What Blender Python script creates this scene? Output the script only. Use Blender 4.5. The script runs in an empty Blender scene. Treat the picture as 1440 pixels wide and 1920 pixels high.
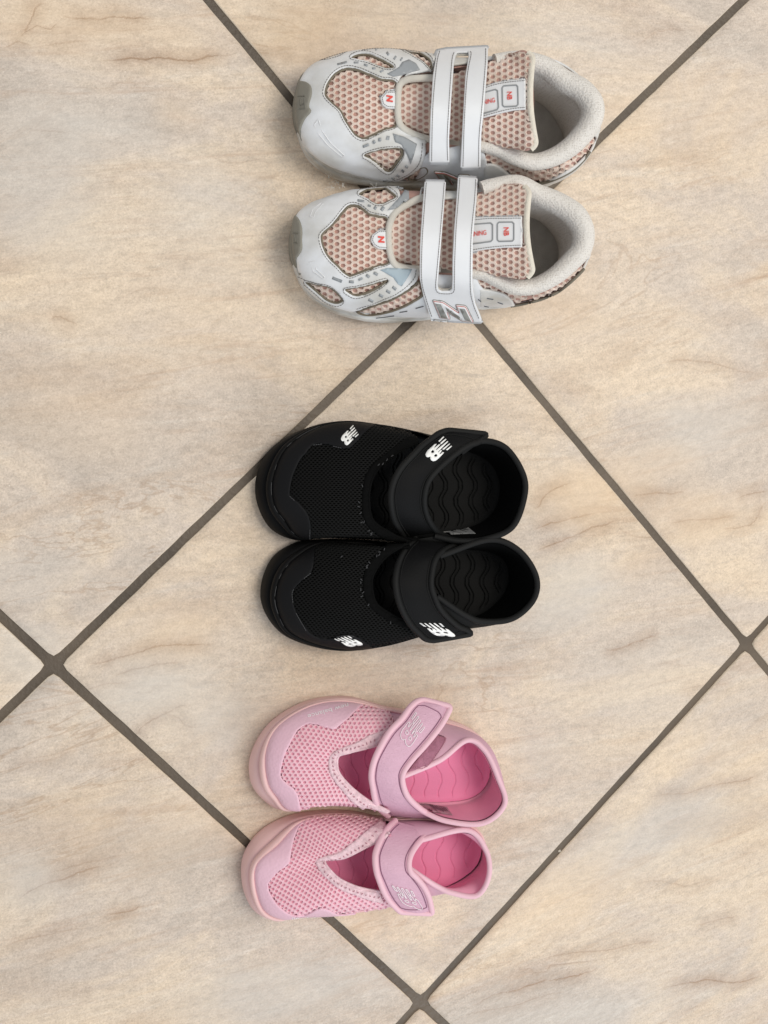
import bpy, bmesh, math, random
import numpy as np
from mathutils import Vector, Matrix, noise
from mathutils.bvhtree import BVHTree
from mathutils.geometry import delaunay_2d_cdt

scene = bpy.context.scene
COL = scene.collection
random.seed(7)
rng = np.random.default_rng(11)

# ------------------------------------------------------------------ camera
CAM_R = np.array([[9.58406982e-01, 2.54429653e-02, -2.84268732e-01],
                  [0.0, 9.96018493e-01, 8.91468566e-02],
                  [2.85405075e-01, -8.54389698e-02, 9.54591078e-01]])
CAM_C = np.array([-0.2248773, 0.15239702, 0.6434941])
FPX = 2020.0
cd = bpy.data.cameras.new("camera")
cam = bpy.data.objects.new("camera", cd)
COL.objects.link(cam)
M4 = Matrix.Identity(4)
for i in range(3):
    for j in range(3):
        M4[i][j] = CAM_R[i, j]
    M4[i][3] = CAM_C[i]
cam.matrix_world = M4
cd.sensor_fit = 'VERTICAL'
cd.sensor_height = 24.0
cd.lens = FPX / 1920.0 * 24.0
cd.clip_start = 0.01
cd.clip_end = 50
scene.camera = cam

# ------------------------------------------------------------------ light
world = bpy.data.worlds.new("World")
scene.world = world
world.use_nodes = True
bg = world.node_tree.nodes["Background"]
bg.inputs[0].default_value = (0.93, 0.97, 1.0, 1)
bg.inputs[1].default_value = 0.53

def area(name, loc, target, size, energy, color):
    ld = bpy.data.lights.new(name, 'AREA')
    ld.shape = 'RECTANGLE'
    ld.size, ld.size_y = size
    ld.energy = energy
    ld.color = color
    o = bpy.data.objects.new(name, ld)
    COL.objects.link(o)
    o.location = loc
    o.rotation_euler = (Vector(target) - Vector(loc)).to_track_quat('-Z', 'Y').to_euler()
    return o

area("ceiling_light", (0.75, 0.55, 2.2), (0, 0, 0), (1.1, 1.1), 28, (1.0, 0.93, 0.82))
area("window_light", (1.0, -2.2, 1.5), (0.05, -0.05, 0), (1.4, 1.2), 27, (0.86, 0.93, 1.0))
vs = scene.view_settings
vs.view_transform = 'Standard'
vs.look = 'None'
vs.gamma = 1.0
vs.use_curve_mapping = False
vs.exposure = 0.0

# ------------------------------------------------------------------ pixel -> place
def P(x, y, z):
    """point at height z (cm) seen at photograph pixel x, y"""
    d = CAM_R @ np.array([(x - 720) / FPX, (960 - y) / FPX, -1.0])
    t = (z / 100.0 - CAM_C[2]) / d[2]
    return CAM_C + d * t

def pix(v):
    d = CAM_R.T @ (np.asarray(v) - CAM_C)
    return 720 + FPX * d[0] / -d[2], 960 - FPX * d[1] / -d[2]

def crop(ox, oy, s):
    def f(pts):
        return [(ox + p[0] / s, oy + p[1] / s) + tuple(p[2:]) for p in pts]
    return f

def PW(pts):
    """(x,y,z) px lists -> world ; (x,y,zt,z) = position traced at height zt, then put at height z"""
    out = []
    for p in pts:
        if len(p) == 4:
            q = P(p[0], p[1], p[2]).copy(); q[2] = p[3] / 100.0
        else:
            q = P(*p)
        out.append(q)
    return np.array(out)

# ------------------------------------------------------------------ materials
def srgb(r, g, b):
    f = lambda c: ((c / 255.0) / 12.92) if c / 255.0 <= 0.04045 else (((c / 255.0) + 0.055) / 1.055) ** 2.4
    return (f(r), f(g), f(b), 1)

def mat(name, color, rough=0.6, var=0.0, vscale=60, bump=0.0, bscale=400, spec=0.4, sheen=0.0, dark=None, dscale=None, kind='noise', stretch=None, dots=None):
    m = bpy.data.materials.new(name)
    m.use_nodes = True
    nt = m.node_tree
    b = nt.nodes["Principled BSDF"]
    b.inputs["Roughness"].default_value = rough
    b.inputs["Specular IOR Level"].default_value = spec
    if sheen:
        b.inputs["Sheen Weight"].default_value = sheen
        b.inputs["Sheen Roughness"].default_value = 0.5
    tc = nt.nodes.new("ShaderNodeTexCoord")
    src = tc.outputs["Object"]
    if stretch:
        mp = nt.nodes.new("ShaderNodeMapping")
        mp.inputs["Scale"].default_value = stretch
        nt.links.new(src, mp.inputs[0]); src = mp.outputs[0]
    if var > 0:
        n = nt.nodes.new("ShaderNodeTexNoise")
        n.inputs["Scale"].default_value = vscale
        n.inputs["Detail"].default_value = 5
        nt.links.new(src, n.inputs[0])
        r = nt.nodes.new("ShaderNodeValToRGB")
        c0 = dark if dark else tuple(c * (1 - var) for c in color[:3]) + (1,)
        r.color_ramp.elements[0].position = 0.32
        r.color_ramp.elements[1].position = 0.62
        r.color_ramp.elements[0].color = c0
        r.color_ramp.elements[1].color = color
        nt.links.new(n.outputs[0], r.inputs[0])
        nt.links.new(r.outputs[0], b.inputs["Base Color"])
    else:
        b.inputs["Base Color"].default_value = color
    if dots:
        dcol, dsc, dlo, dhi = dots
        vo = nt.nodes.new("ShaderNodeTexVoronoi"); vo.inputs["Scale"].default_value = dsc
        vo.inputs["Randomness"].default_value = 0.35
        nt.links.new(src, vo.inputs[0])
        mr = nt.nodes.new("ShaderNodeMapRange"); mr.inputs[1].default_value = dlo; mr.inputs[2].default_value = dhi
        mr.inputs[3].default_value = 1; mr.inputs[4].default_value = 0
        nt.links.new(vo.outputs["Distance"], mr.inputs[0])
        mx = nt.nodes.new("ShaderNodeMix"); mx.data_type = 'RGBA'
        nt.links.new(mr.outputs[0], mx.inputs[0])
        if b.inputs["Base Color"].links: nt.links.new(b.inputs["Base Color"].links[0].from_socket, mx.inputs[6])
        else: mx.inputs[6].default_value = color
        mx.inputs[7].default_value = dcol
        nt.links.new(mx.outputs[2], b.inputs["Base Color"])
    if bump > 0:
        if kind == 'voronoi':
            n2 = nt.nodes.new("ShaderNodeTexVoronoi")
            n2.inputs["Scale"].default_value = bscale
            o2 = n2.outputs["Distance"]
        else:
            n2 = nt.nodes.new("ShaderNodeTexNoise")
            n2.inputs["Scale"].default_value = bscale
            n2.inputs["Detail"].default_value = 4
            o2 = n2.outputs[0]
        nt.links.new(src, n2.inputs[0])
        bp = nt.nodes.new("ShaderNodeBump")
        bp.inputs["Strength"].default_value = bump
        bp.inputs["Distance"].default_value = 0.0006
        nt.links.new(o2, bp.inputs["Height"])
        nt.links.new(bp.outputs[0], b.inputs["Normal"])
    return m

# ------------------------------------------------------------------ mesh helpers
ROOTS = {}
def root(name, loc, label, cat, group=None):
    o = bpy.data.objects.new(name, None)
    o.empty_display_size = 0.02
    COL.objects.link(o)
    o.location = loc
    o["label"] = label; o["category"] = cat
    if group: o["group"] = group
    return o

def wloc(parent):
    v = Vector((0, 0, 0))
    while parent is not None:
        v = v + parent.location
        parent = parent.parent
    return v

def mk(name, verts, faces, m, parent=None, smooth=True, solid=None, label=None, stuff=False):
    me = bpy.data.meshes.new(name)
    off = np.array(wloc(parent)) if parent is not None else np.zeros(3)
    vv = (np.asarray(verts).reshape(-1, 3) - off)
    me.from_pydata(vv.tolist(), [], [tuple(int(i) for i in f) for f in faces])
    me.validate()
    me.materials.append(m)
    if smooth:
        me.polygons.foreach_set("use_smooth", [True] * len(me.polygons))
    me.update()
    o = bpy.data.objects.new(name, me)
    COL.objects.link(o)
    if parent is not None:
        o.parent = parent
    if solid:
        md = o.modifiers.new("solidify", 'SOLIDIFY')
        md.thickness = solid[0]
        md.offset = solid[1] if len(solid) > 1 else -1
        md.use_even_offset = False
    if label: o["label"] = label
    if stuff: o["kind"] = "stuff"
    return o

def cr(pts, n, closed=False, dense=16):
    """Catmull-Rom through pts, resampled to n points by arc length"""
    pts = np.asarray(pts, float)
    k = len(pts)
    if closed:
        idx = lambda i: pts[i % k]; segs = k
    else:
        ext = np.vstack([2 * pts[0] - pts[1], pts, 2 * pts[-1] - pts[-2]])
        idx = lambda i: ext[i + 1]; segs = k - 1
    t = np.linspace(0, 1, dense, endpoint=False)[:, None]
    out = []
    for i in range(segs):
        p0, p1, p2, p3 = idx(i - 1), idx(i), idx(i + 1), idx(i + 2)
        out.append(0.5 * ((2 * p1) + (-p0 + p2) * t + (2 * p0 - 5 * p1 + 4 * p2 - p3) * t * t + (-p0 + 3 * p1 - 3 * p2 + p3) * t ** 3))
    out = np.vstack(out + ([pts[:1]] if closed else [pts[-1:]]))
    return resample(out, n, closed)

def resample(line, n, closed=False):
    line = np.asarray(line, float)
    d = np.r_[0, np.cumsum(np.linalg.norm(np.diff(line, axis=0), axis=1))]
    s = np.linspace(0, d[-1], n + 1)[:-1] if closed else np.linspace(0, d[-1], n)
    return np.stack([np.interp(s, d, line[:, c]) for c in range(line.shape[1])], 1)

def crk(pts, m, closed=False):
    """Catmull-Rom keeping control points: m samples per segment (keeps column correspondence)"""
    pts = np.asarray(pts, float); k = len(pts)
    if closed:
        idx = lambda i: pts[i % k]; segs = k
    else:
        ext = np.concatenate([(2 * pts[0] - pts[1])[None], pts, (2 * pts[-1] - pts[-2])[None]])
        idx = lambda i: ext[i + 1]; segs = k - 1
    t = np.linspace(0, 1, m, endpoint=False).reshape(m, *([1] * (pts.ndim - 1)))
    out = []
    for i in range(segs):
        p0, p1, p2, p3 = idx(i - 1), idx(i), idx(i + 1), idx(i + 2)
        out.append(0.5 * ((2 * p1) + (-p0 + p2) * t + (2 * p0 - 5 * p1 + 4 * p2 - p3) * t * t + (-p0 + 3 * p1 - 3 * p2 + p3) * t ** 3))
    out = np.concatenate(out)
    if not closed:
        out = np.concatenate([out, pts[-1:]])
    return out

def gridfaces(h, w, closed=False, base=0):
    f = []
    ww = w if closed else w - 1
    for i in range(h - 1):
        for j in range(ww):
            a = i * w + j; b = i * w + (j + 1) % w
            f.append((base + a, base + b, base + b + w, base + a + w))
    return f

def gnormals(G, closed=False):
    du = np.roll(G, -1, 1) - np.roll(G, 1, 1)
    if not closed:
        du[:, 0] = G[:, 1] - G[:, 0]; du[:, -1] = G[:, -1] - G[:, -2]
    dv = np.gradient(G, axis=0)
    n = np.cross(du, dv)
    n /= (np.linalg.norm(n, axis=2, keepdims=True) + 1e-12)
    return n

class Base:
    """a surface (grid of world points) that details can be laid on"""
    def __init__(self, G, closed=False, flip=None):
        self.G = G; self.closed = closed
        h, w = G.shape[:2]
        f = gridfaces(h, w, closed)
        V = G.reshape(-1, 3)
        n = gnormals(G, closed).mean((0, 1))
        self.N = gnormals(G, closed)
        if flip is None:
            flip = (self.N[..., 2].mean() < 0)
        if flip:
            f = [q[::-1] for q in f]; self.N = -self.N
        self.faces = f
        self.V = V
        self.bvh = BVHTree.FromPolygons([Vector(v) for v in V], f, epsilon=0)
    def mesh(self, name, m, parent, **k):
        return mk(name, self.V, self.faces, m, parent, **k)
    def hit(self, x, y):
        d = CAM_R @ np.array([(x - 720) / FPX, (960 - y) / FPX, -1.0])
        d /= np.linalg.norm(d)
        loc, nrm, fi, dist = self.bvh.ray_cast(Vector(CAM_C), Vector(d))
        self.missed = loc is None
        if loc is None:
            best = None
            for z in (0.5, 1.5, 2.5, 3.5, 4.5, 5.5, 6.5, 7.5):
                q = P(x, y, z)
                l2, n2, i2, d2 = self.bvh.find_nearest(Vector(q))
                if l2 is not None and (best is None or d2 < best[0]):
                    best = (d2, l2, n2, i2)
            _, loc, nrm, fi = best
        # smooth normal from the grid
        f = self.faces[fi]
        NN = self.N.reshape(-1, 3)
        w = np.array([1.0 / (np.linalg.norm(self.V[i] - np.array(loc)) + 1e-5) for i in f])
        n = (NN[list(f)] * w[:, None]).sum(0)
        n /= np.linalg.norm(n) + 1e-12
        self.fi = fi; self.graze = float(n @ d)
        return np.array(loc), n
    def spacing(self):
        G = self.G; h = G.shape[0]
        su = np.linalg.norm(np.diff(G[h // 3], axis=0), axis=1).mean() * 1000
        sv = np.linalg.norm(np.diff(G, axis=0), axis=2).mean() * 1000
        return su, sv
    def uv(self, x, y):
        l, n = self.hit(x, y)
        h, w = self.G.shape[:2]
        ww = w if self.closed else w - 1
        i, j = divmod(self.fi, ww)
        a = self.G[i, j]; b = self.G[i, (j + 1) % w]; c = self.G[i + 1, j]
        t = np.clip((l - a) @ (b - a) / ((b - a) @ (b - a) + 1e-14), 0, 1)
        s_ = np.clip((l - a) @ (c - a) / ((c - a) @ (c - a) + 1e-14), 0, 1)
        return j + t, i + s_
    def _bl(self, A, u, v):
        h, w = self.G.shape[:2]
        v = min(max(v, 0), h - 1.0001)
        u = u % w if self.closed else min(max(u, 0), w - 1.0001)
        i, j = int(v), int(u); s_, t = v - i, u - j; j2 = (j + 1) % w
        return (A[i, j] * (1 - t) + A[i, j2] * t) * (1 - s_) + (A[i + 1, j] * (1 - t) + A[i + 1, j2] * t) * s_
    def nat(self, u, v):
        n = self._bl(self.N, u, v); return n / (np.linalg.norm(n) + 1e-12)
    def at(self, u, v, h=0.0):
        return self._bl(self.G, u, v) + self.nat(u, v) * h

def inpoly(pts, poly):
    pts = np.asarray(pts); poly = np.asarray(poly)
    x, y = pts[:, 0], pts[:, 1]
    c = np.zeros(len(pts), bool)
    n = len(poly)
    for i in range(n):
        x1, y1 = poly[i]; x2, y2 = poly[(i + 1) % n]
        if y1 == y2: continue
        m = ((y1 > y) != (y2 > y)) & (x < (x2 - x1) * (y - y1) / (y2 - y1) + x1)
        c ^= m
    return c

def dseg(pts, poly, closed=True):
    pts = np.asarray(pts, float); poly = np.asarray(poly, float)
    best = np.full(len(pts), 1e9)
    n = len(poly)
    for i in range(n if closed else n - 1):
        a = poly[i]; b = poly[(i + 1) % n]
        ab = b - a; L = ab @ ab + 1e-12
        t = np.clip(((pts - a) @ ab) / L, 0, 1)
        d = np.linalg.norm(pts - (a + t[:, None] * ab), axis=1)
        best = np.minimum(best, d)
    return best

def smoothpoly(pts, step=2.5, closed=True, smooth=True):
    pts = np.array([p[:2] for p in pts], float)
    if smooth:
        n0 = int(np.linalg.norm(np.diff(np.vstack([pts, pts[:1]]) if closed else pts, axis=0), axis=1).sum() / step)
        return cr(pts, max(n0, 4), closed, dense=8)
    P0 = np.vstack([pts, pts[:1]]) if closed else pts
    out = []
    for a, b in zip(P0[:-1], P0[1:]):
        k = max(1, int(np.linalg.norm(b - a) / step))
        for i in range(k): out.append(a + (b - a) * i / k)
    if not closed: out.append(P0[-1])
    return np.array(out)

def insetpoly(poly, d):
    """move the points of a closed px polygon inwards by d px"""
    poly = np.asarray(poly)
    t = np.roll(poly, -1, 0) - np.roll(poly, 1, 0)
    t /= np.linalg.norm(t, axis=1, keepdims=True) + 1e-9
    area2 = np.sum(poly[:, 0] * np.roll(poly[:, 1], -1) - np.roll(poly[:, 0], -1) * poly[:, 1])
    n = np.stack([-t[:, 1], t[:, 0]], 1)
    if area2 < 0: n = -n
    return poly + n * d

def triangulate(loops, step, edge):
    allp = list(loops[0])
    for l in loops[1:]: allp += list(l)
    mn = loops[0].min(0); mx = loops[0].max(0)
    gx = np.arange(mn[0] + step / 2, mx[0], step); gy = np.arange(mn[1] + step / 2, mx[1], step * 0.87)
    pts = np.array([(x + (step / 2 if j % 2 else 0), y) for j, y in enumerate(gy) for x in gx]) if len(gx) and len(gy) else np.zeros((0, 2))
    def inside(p):
        c = inpoly(p, loops[0])
        for l in loops[1:]: c &= ~inpoly(p, l)
        return c
    rings = []
    if edge > 0:
        for i, l in enumerate(loops):
            for dd in (edge * 0.35, edge):
                rings.append((insetpoly(l, dd if i == 0 else -dd), dd))
    dist = lambda p: np.min([dseg(p, l) for l in loops], axis=0)
    if len(pts):
        pts = pts[inside(pts)]
        if len(pts): pts = pts[dist(pts) > max(edge * 1.3, step * 0.45)]
    for r, dd in rings:
        r = r[inside(r)]
        if len(r):
            r = r[dist(r) > dd * 0.8]
            pts = np.vstack([pts, r]) if len(pts) else r
    V2 = np.vstack([np.array(allp), pts]) if len(pts) else np.array(allp)
    edges = []; k = 0
    for l in loops:
        n = len(l)
        edges += [(k + i, k + (i + 1) % n) for i in range(n)]; k += n
    vs_, es_, fs_, _, _, _ = delaunay_2d_cdt([Vector(p) for p in V2], edges, [], 0, 1e-5)
    vs_ = np.array([(v[0], v[1]) for v in vs_])
    cen = np.array([vs_[list(f)].mean(0) for f in fs_])
    keep = inside(cen)
    return vs_, [f for f, kk in zip(fs_, keep) if kk], dist(vs_)

def edgeh(off, e, edge):
    if edge <= 0: return off
    q = min(1.0, e / edge)
    return off * (0.35 + 0.65 * math.sqrt(max(0, 1 - (1 - q) ** 2)))

def drape(name, base, outline, m, parent, off=0.0008, edge=1.6, step=3.0, holes=(), smooth=True, thick=0.0008, sstep=2.2, label=None, wob=0.0, crown=0.0, keepmiss=False):
    """a sheet cut to the px outline (with holes), laid on base; rounded at its cut edges"""
    loops = [smoothpoly(outline, sstep, True, smooth)] + [smoothpoly(h, sstep, True, True) for h in holes]
    vs_, fs_, dd = triangulate(loops, step, edge)
    V = []; miss = []
    for p, e in zip(vs_, dd):
        l, n = base.hit(p[0], p[1]); miss.append(base.missed or base.graze > 0.15)
        h = edgeh(off, e, edge)
        if crown: h += crown * min(1.0, e / 12.0)
        if wob: h += wob * noise.noise(Vector((p[0] * 0.09, p[1] * 0.09, 1.3)))
        V.append(l + n * h)
    V = np.array(V)
    F = []
    for f in fs_:
        if not keepmiss and any(miss[i] for i in f): continue
        a, b, c = V[f[0]], V[f[1]], V[f[2]]
        if np.cross(b - a, c - a) @ (CAM_C - a) < 0: f = f[::-1]
        F.append(f)
    return mk(name, V, F, m, parent, solid=(thick, -1) if thick else None, label=label)

def drapeuv(name, base, curve, m, parent, off=0.0015, edge=0.7, step=1.6, holes=(), closed=False, thick=0.001, sstep=1.1, below=0.0, wob=0.0, smooth=True, vmin=0.0, top=False):
    """like drape, worked out along the surface itself so that it can wrap round the sides.
    curve: px line across the surface; the sheet runs from it down to the surface's lower edge (row vmin)"""
    if top: vmin = base.G.shape[0] - 1.001
    su, sv = base.spacing()
    px = smoothpoly(curve, 2.0, closed, smooth)
    uv = np.array([base.uv(x, y) for x, y in px])
    if not closed:
        # side ends drop to the lower edge
        u0, u1 = uv[-1, 0], uv[0, 0]
        k = max(3, int(abs(u1 - u0) * su / sstep))
        lo = np.stack([np.linspace(u0, u1, k), np.full(k, vmin)], 1)
        uv = np.vstack([uv, lo])
    sc = np.array([su, sv])
    q = uv * sc
    q = resample(np.vstack([q, q[:1]]), max(12, int(np.linalg.norm(np.diff(q, axis=0), axis=1).sum() / sstep)), True)
    hl = []
    for h in holes:
        hp = smoothpoly(h, 1.5, True, True)
        hh = np.array([base.uv(x, y) for x, y in hp]) * sc
        hl.append(resample(np.vstack([hh, hh[:1]]), max(10, int(np.linalg.norm(np.diff(hh, axis=0), axis=1).sum() / (sstep * 0.7))), True))
    vs_, fs_, dd = triangulate([q] + hl, step, edge)
    V = []
    for p, e in zip(vs_, dd):
        u, v = p[0] / su, p[1] / sv
        e2 = e if (top or v > vmin + 1.5) else edge
        h = edgeh(off, e2, edge)
        if not top: h *= min(1.0, 0.12 + 0.88 * (v - vmin) / 4.0)
        if wob: h += wob * noise.noise(Vector((p[0] * 0.16, p[1] * 0.16, 1.3)))
        V.append(base.at(u, v, h))
    V = np.array(V)
    F = []
    for f in fs_:
        a, b, c = V[f[0]], V[f[1]], V[f[2]]
        uvc = vs_[list(f)].mean(0)
        nn = base.nat(uvc[0] / su, uvc[1] / sv)
        if np.cross(b - a, c - a) @ nn < 0: f = f[::-1]
        F.append(f)
    return mk(name, V, F, m, parent, solid=(thick, -1) if thick else None)

def tube(name, pts, r, m, parent, closed=False, sides=8, n=None, caps=True, flat=1.0, label=None, link=True):
    """tube through world points"""
    pts = np.asarray(pts, float)
    if n: pts = cr(pts, n, closed)
    k = len(pts)
    if np.isscalar(r): r = np.full(k, r)
    T = (np.roll(pts, -1, 0) - np.roll(pts, 1, 0))
    if not closed:
        T[0] = pts[1] - pts[0]; T[-1] = pts[-1] - pts[-2]
    T /= np.linalg.norm(T, axis=1, keepdims=True) + 1e-12
    up = np.array([0, 0, 1.0])
    S = np.cross(T, up); S /= np.linalg.norm(S, axis=1, keepdims=True) + 1e-9
    U = np.cross(S, T)
    a = np.linspace(0, 2 * math.pi, sides, endpoint=False)
    V = pts[:, None, :] + r[:, None, None] * (np.cos(a)[None, :, None] * S[:, None, :] + flat * np.sin(a)[None, :, None] * U[:, None, :])
    F = []
    kk = k if closed else k - 1
    for i in range(kk):
        for j in range(sides):
            i2 = (i + 1) % k; j2 = (j + 1) % sides
            F.append((i * sides + j, i * sides + j2, i2 * sides + j2, i2 * sides + j))
    if not closed and caps:
        F.append(tuple(range(sides))); F.append(tuple(range((k - 1) * sides, k * sides))[::-1])
    F = [f[::-1] for f in F]
    V = V.reshape(-1, 3)
    if not link: return V, F
    return mk(name, V, F, m, parent, label=label)

def join(lst):
    V = []; F = []; b = 0
    for v, f in lst:
        V.append(np.asarray(v)); F += [tuple(i + b for i in q) for q in f]; b += len(v)
    return np.vstack(V), F

def layline(base, pts, off, closed=False, step=3.0, smooth=True):
    """px polyline laid on the base -> world points"""
    p = smoothpoly(pts, step, closed, smooth)
    return np.array([base.hit(x, y)[0] + base.hit(x, y)[1] * off for x, y in p])

def stitches(name, base, lines, m, parent, off=0.001, r=0.0003, dash=5.0, gap=1.6):
    """rows of single thread stitches along px lines (all joined: too small to tell apart)"""
    parts = []
    for ln in lines:
        closed = False
        if isinstance(ln, tuple) and ln and ln[0] == 'closed':
            closed = True; ln = ln[1]
        p = smoothpoly(ln, 1.0, closed, True)
        if closed: p = np.vstack([p, p[:1]])
        d = np.r_[0, np.cumsum(np.linalg.norm(np.diff(p, axis=0), axis=1))]
        s = 0
        while s < d[-1] - dash * 0.5:
            ss = np.array([s, s + dash * 0.5, min(s + dash, d[-1])])
            q = np.stack([np.interp(ss, d, p[:, 0]), np.interp(ss, d, p[:, 1])], 1)
            W = []
            for i, (x, y) in enumerate(q):
                l, n = base.hit(x, y)
                W.append(l + n * (off + (0 if i != 1 else r * 0.6)))
            parts.append(tube(None, W, r, None, None, sides=5, link=False))
            s += dash + gap
    V, F = join(parts)
    return mk(name, V, F, m, parent, stuff=True)

def net(name, base, outline, a, b, org, m, parent, off=0.0006, depth=0.0009, hole=0.62, warp=None, smooth=True, grow=2.0, hs=(1.0, 1.0), skew=0.0, holes=()):
    """knitted net: a lattice of holes (vectors a, b in px) through a thin sheet laid on base"""
    poly = smoothpoly(outline, 3.0, True, smooth)
    a = np.array(a, float); b = np.array(b, float); org = np.array(org, float)
    mn = poly.min(0) - 10; mx = poly.max(0) + 10
    det = a[0] * b[1] - a[1] * b[0]
    rr = np.array([[mn[0], mn[1]], [mx[0], mn[1]], [mn[0], mx[1]], [mx[0], mx[1]]]) - org
    iu = (rr[:, 0] * b[1] - rr[:, 1] * b[0]) / det; iv = (-rr[:, 0] * a[1] + rr[:, 1] * a[0]) / det
    H6 = [(a + b) / 3, (2 * b - a) / 3, (b - 2 * a) / 3, -(a + b) / 3, (a - 2 * b) / 3, (2 * a - b) / 3]
    if a @ b < 0:
        b2 = a + b
        H6 = [(a + b2) / 3, (2 * b2 - a) / 3, (b2 - 2 * a) / 3, -(a + b2) / 3, (a - 2 * b2) / 3, (2 * a - b2) / 3]
    H6 = np.array(H6)
    inner = H6 * hole
    r = np.linalg.norm(inner, axis=1).mean()
    inner = 0.45 * inner + 0.55 * inner / np.linalg.norm(inner, axis=1, keepdims=True) * r
    inner = inner * np.array(hs)
    cache = {}; V = []; F = []
    def vert(p, z):
        if warp is not None: p = np.array(warp(p[0], p[1]))
        l, n = base.hit(p[0], p[1])
        V.append(l + n * z); return len(V) - 1
    def outer(p):
        k = (round(p[0], 1), round(p[1], 1))
        if k not in cache:
            cache[k] = vert(p, off * 0.7)
        return cache[k]
    cells = [(i, j) for i in range(int(iu.min()) - 1, int(iu.max()) + 2) for j in range(int(iv.min()) - 1, int(iv.max()) + 2)]
    cen = np.array([org + i * a + j * b for i, j in cells])
    wc = np.array([warp(*c) for c in cen]) if warp is not None else cen
    ok = inpoly(wc, poly) | (dseg(wc, poly) < grow)
    for hp in holes:
        ok &= ~inpoly(wc, hp)
    for c in cen[ok]:
        q_ = warp(*c) if warp is not None else c
        base.hit(q_[0], q_[1])
        if base.missed or base.graze > -0.10: continue
        o6 = [outer(c + h) for h in H6]
        mid = [vert(c + (H6[k] * 0.4 + inner[k] * 0.6), off) for k in range(6)]
        lo = [vert(c + inner[k], off - depth * 0.4) for k in range(6)]
        lo2 = [vert(c + inner[k] * 0.93, off - depth) for k in range(6)]
        for A, B in ((o6, mid), (mid, lo), (lo, lo2)):
            for k in range(6):
                k2 = (k + 1) % 6
                F.append((A[k], A[k2], B[k2], B[k]))
    V = np.array(V)
    if len(F):
        f = F[0]; nn = np.cross(V[f[1]] - V[f[0]], V[f[2]] - V[f[0]])
        if nn @ (CAM_C - V[f[0]]) < 0: F = [q[::-1] for q in F]
    return mk(name, V, F, m, parent, stuff=True)

def textmesh(txt, size=1.0, bold=0.0, shear=0.0):
    cu = bpy.data.curves.new("t", 'FONT')
    cu.body = txt; cu.size = size; cu.align_x = 'CENTER'; cu.align_y = 'CENTER'; cu.offset = bold; cu.shear = shear
    cu.resolution_u = 3
    o = bpy.data.objects.new("t", cu)
    COL.objects.link(o)
    dg = bpy.context.evaluated_depsgraph_get(); dg.update()
    me = bpy.data.meshes.new_from_object(o.evaluated_get(dg))
    V = np.array([tuple(v.co) for v in me.vertices])[:, :2]; F = [tuple(p.vertices) for p in me.polygons]
    bpy.data.objects.remove(o); bpy.data.curves.remove(cu); bpy.data.meshes.remove(me)
    return V, F

def laytext(name, base, txt, c, xdir, ydir, m, parent, off=0.0006, bold=0.02, shear=0.0, bend=None):
    """text with 1 unit = cap size; xdir/ydir px vectors of reading direction and letter-up"""
    V, F = textmesh(txt, 1.0, bold, shear)
    W = []
    for x, y in V:
        p = np.array(c) + x * np.array(xdir) + y * np.array(ydir)
        if bend is not None: p = p + np.array(ydir) * bend * x * x
        l, n = base.hit(p[0], p[1]); W.append(l + n * off)
    W = np.array(W); G = []
    for f in F:
        nn = np.cross(W[f[1]] - W[f[0]], W[f[2]] - W[f[0]])
        G.append(f[::-1] if nn @ (CAM_C - W[f[0]]) < 0 else f)
    return mk(name, W, G, m, parent, smooth=False)
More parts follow.
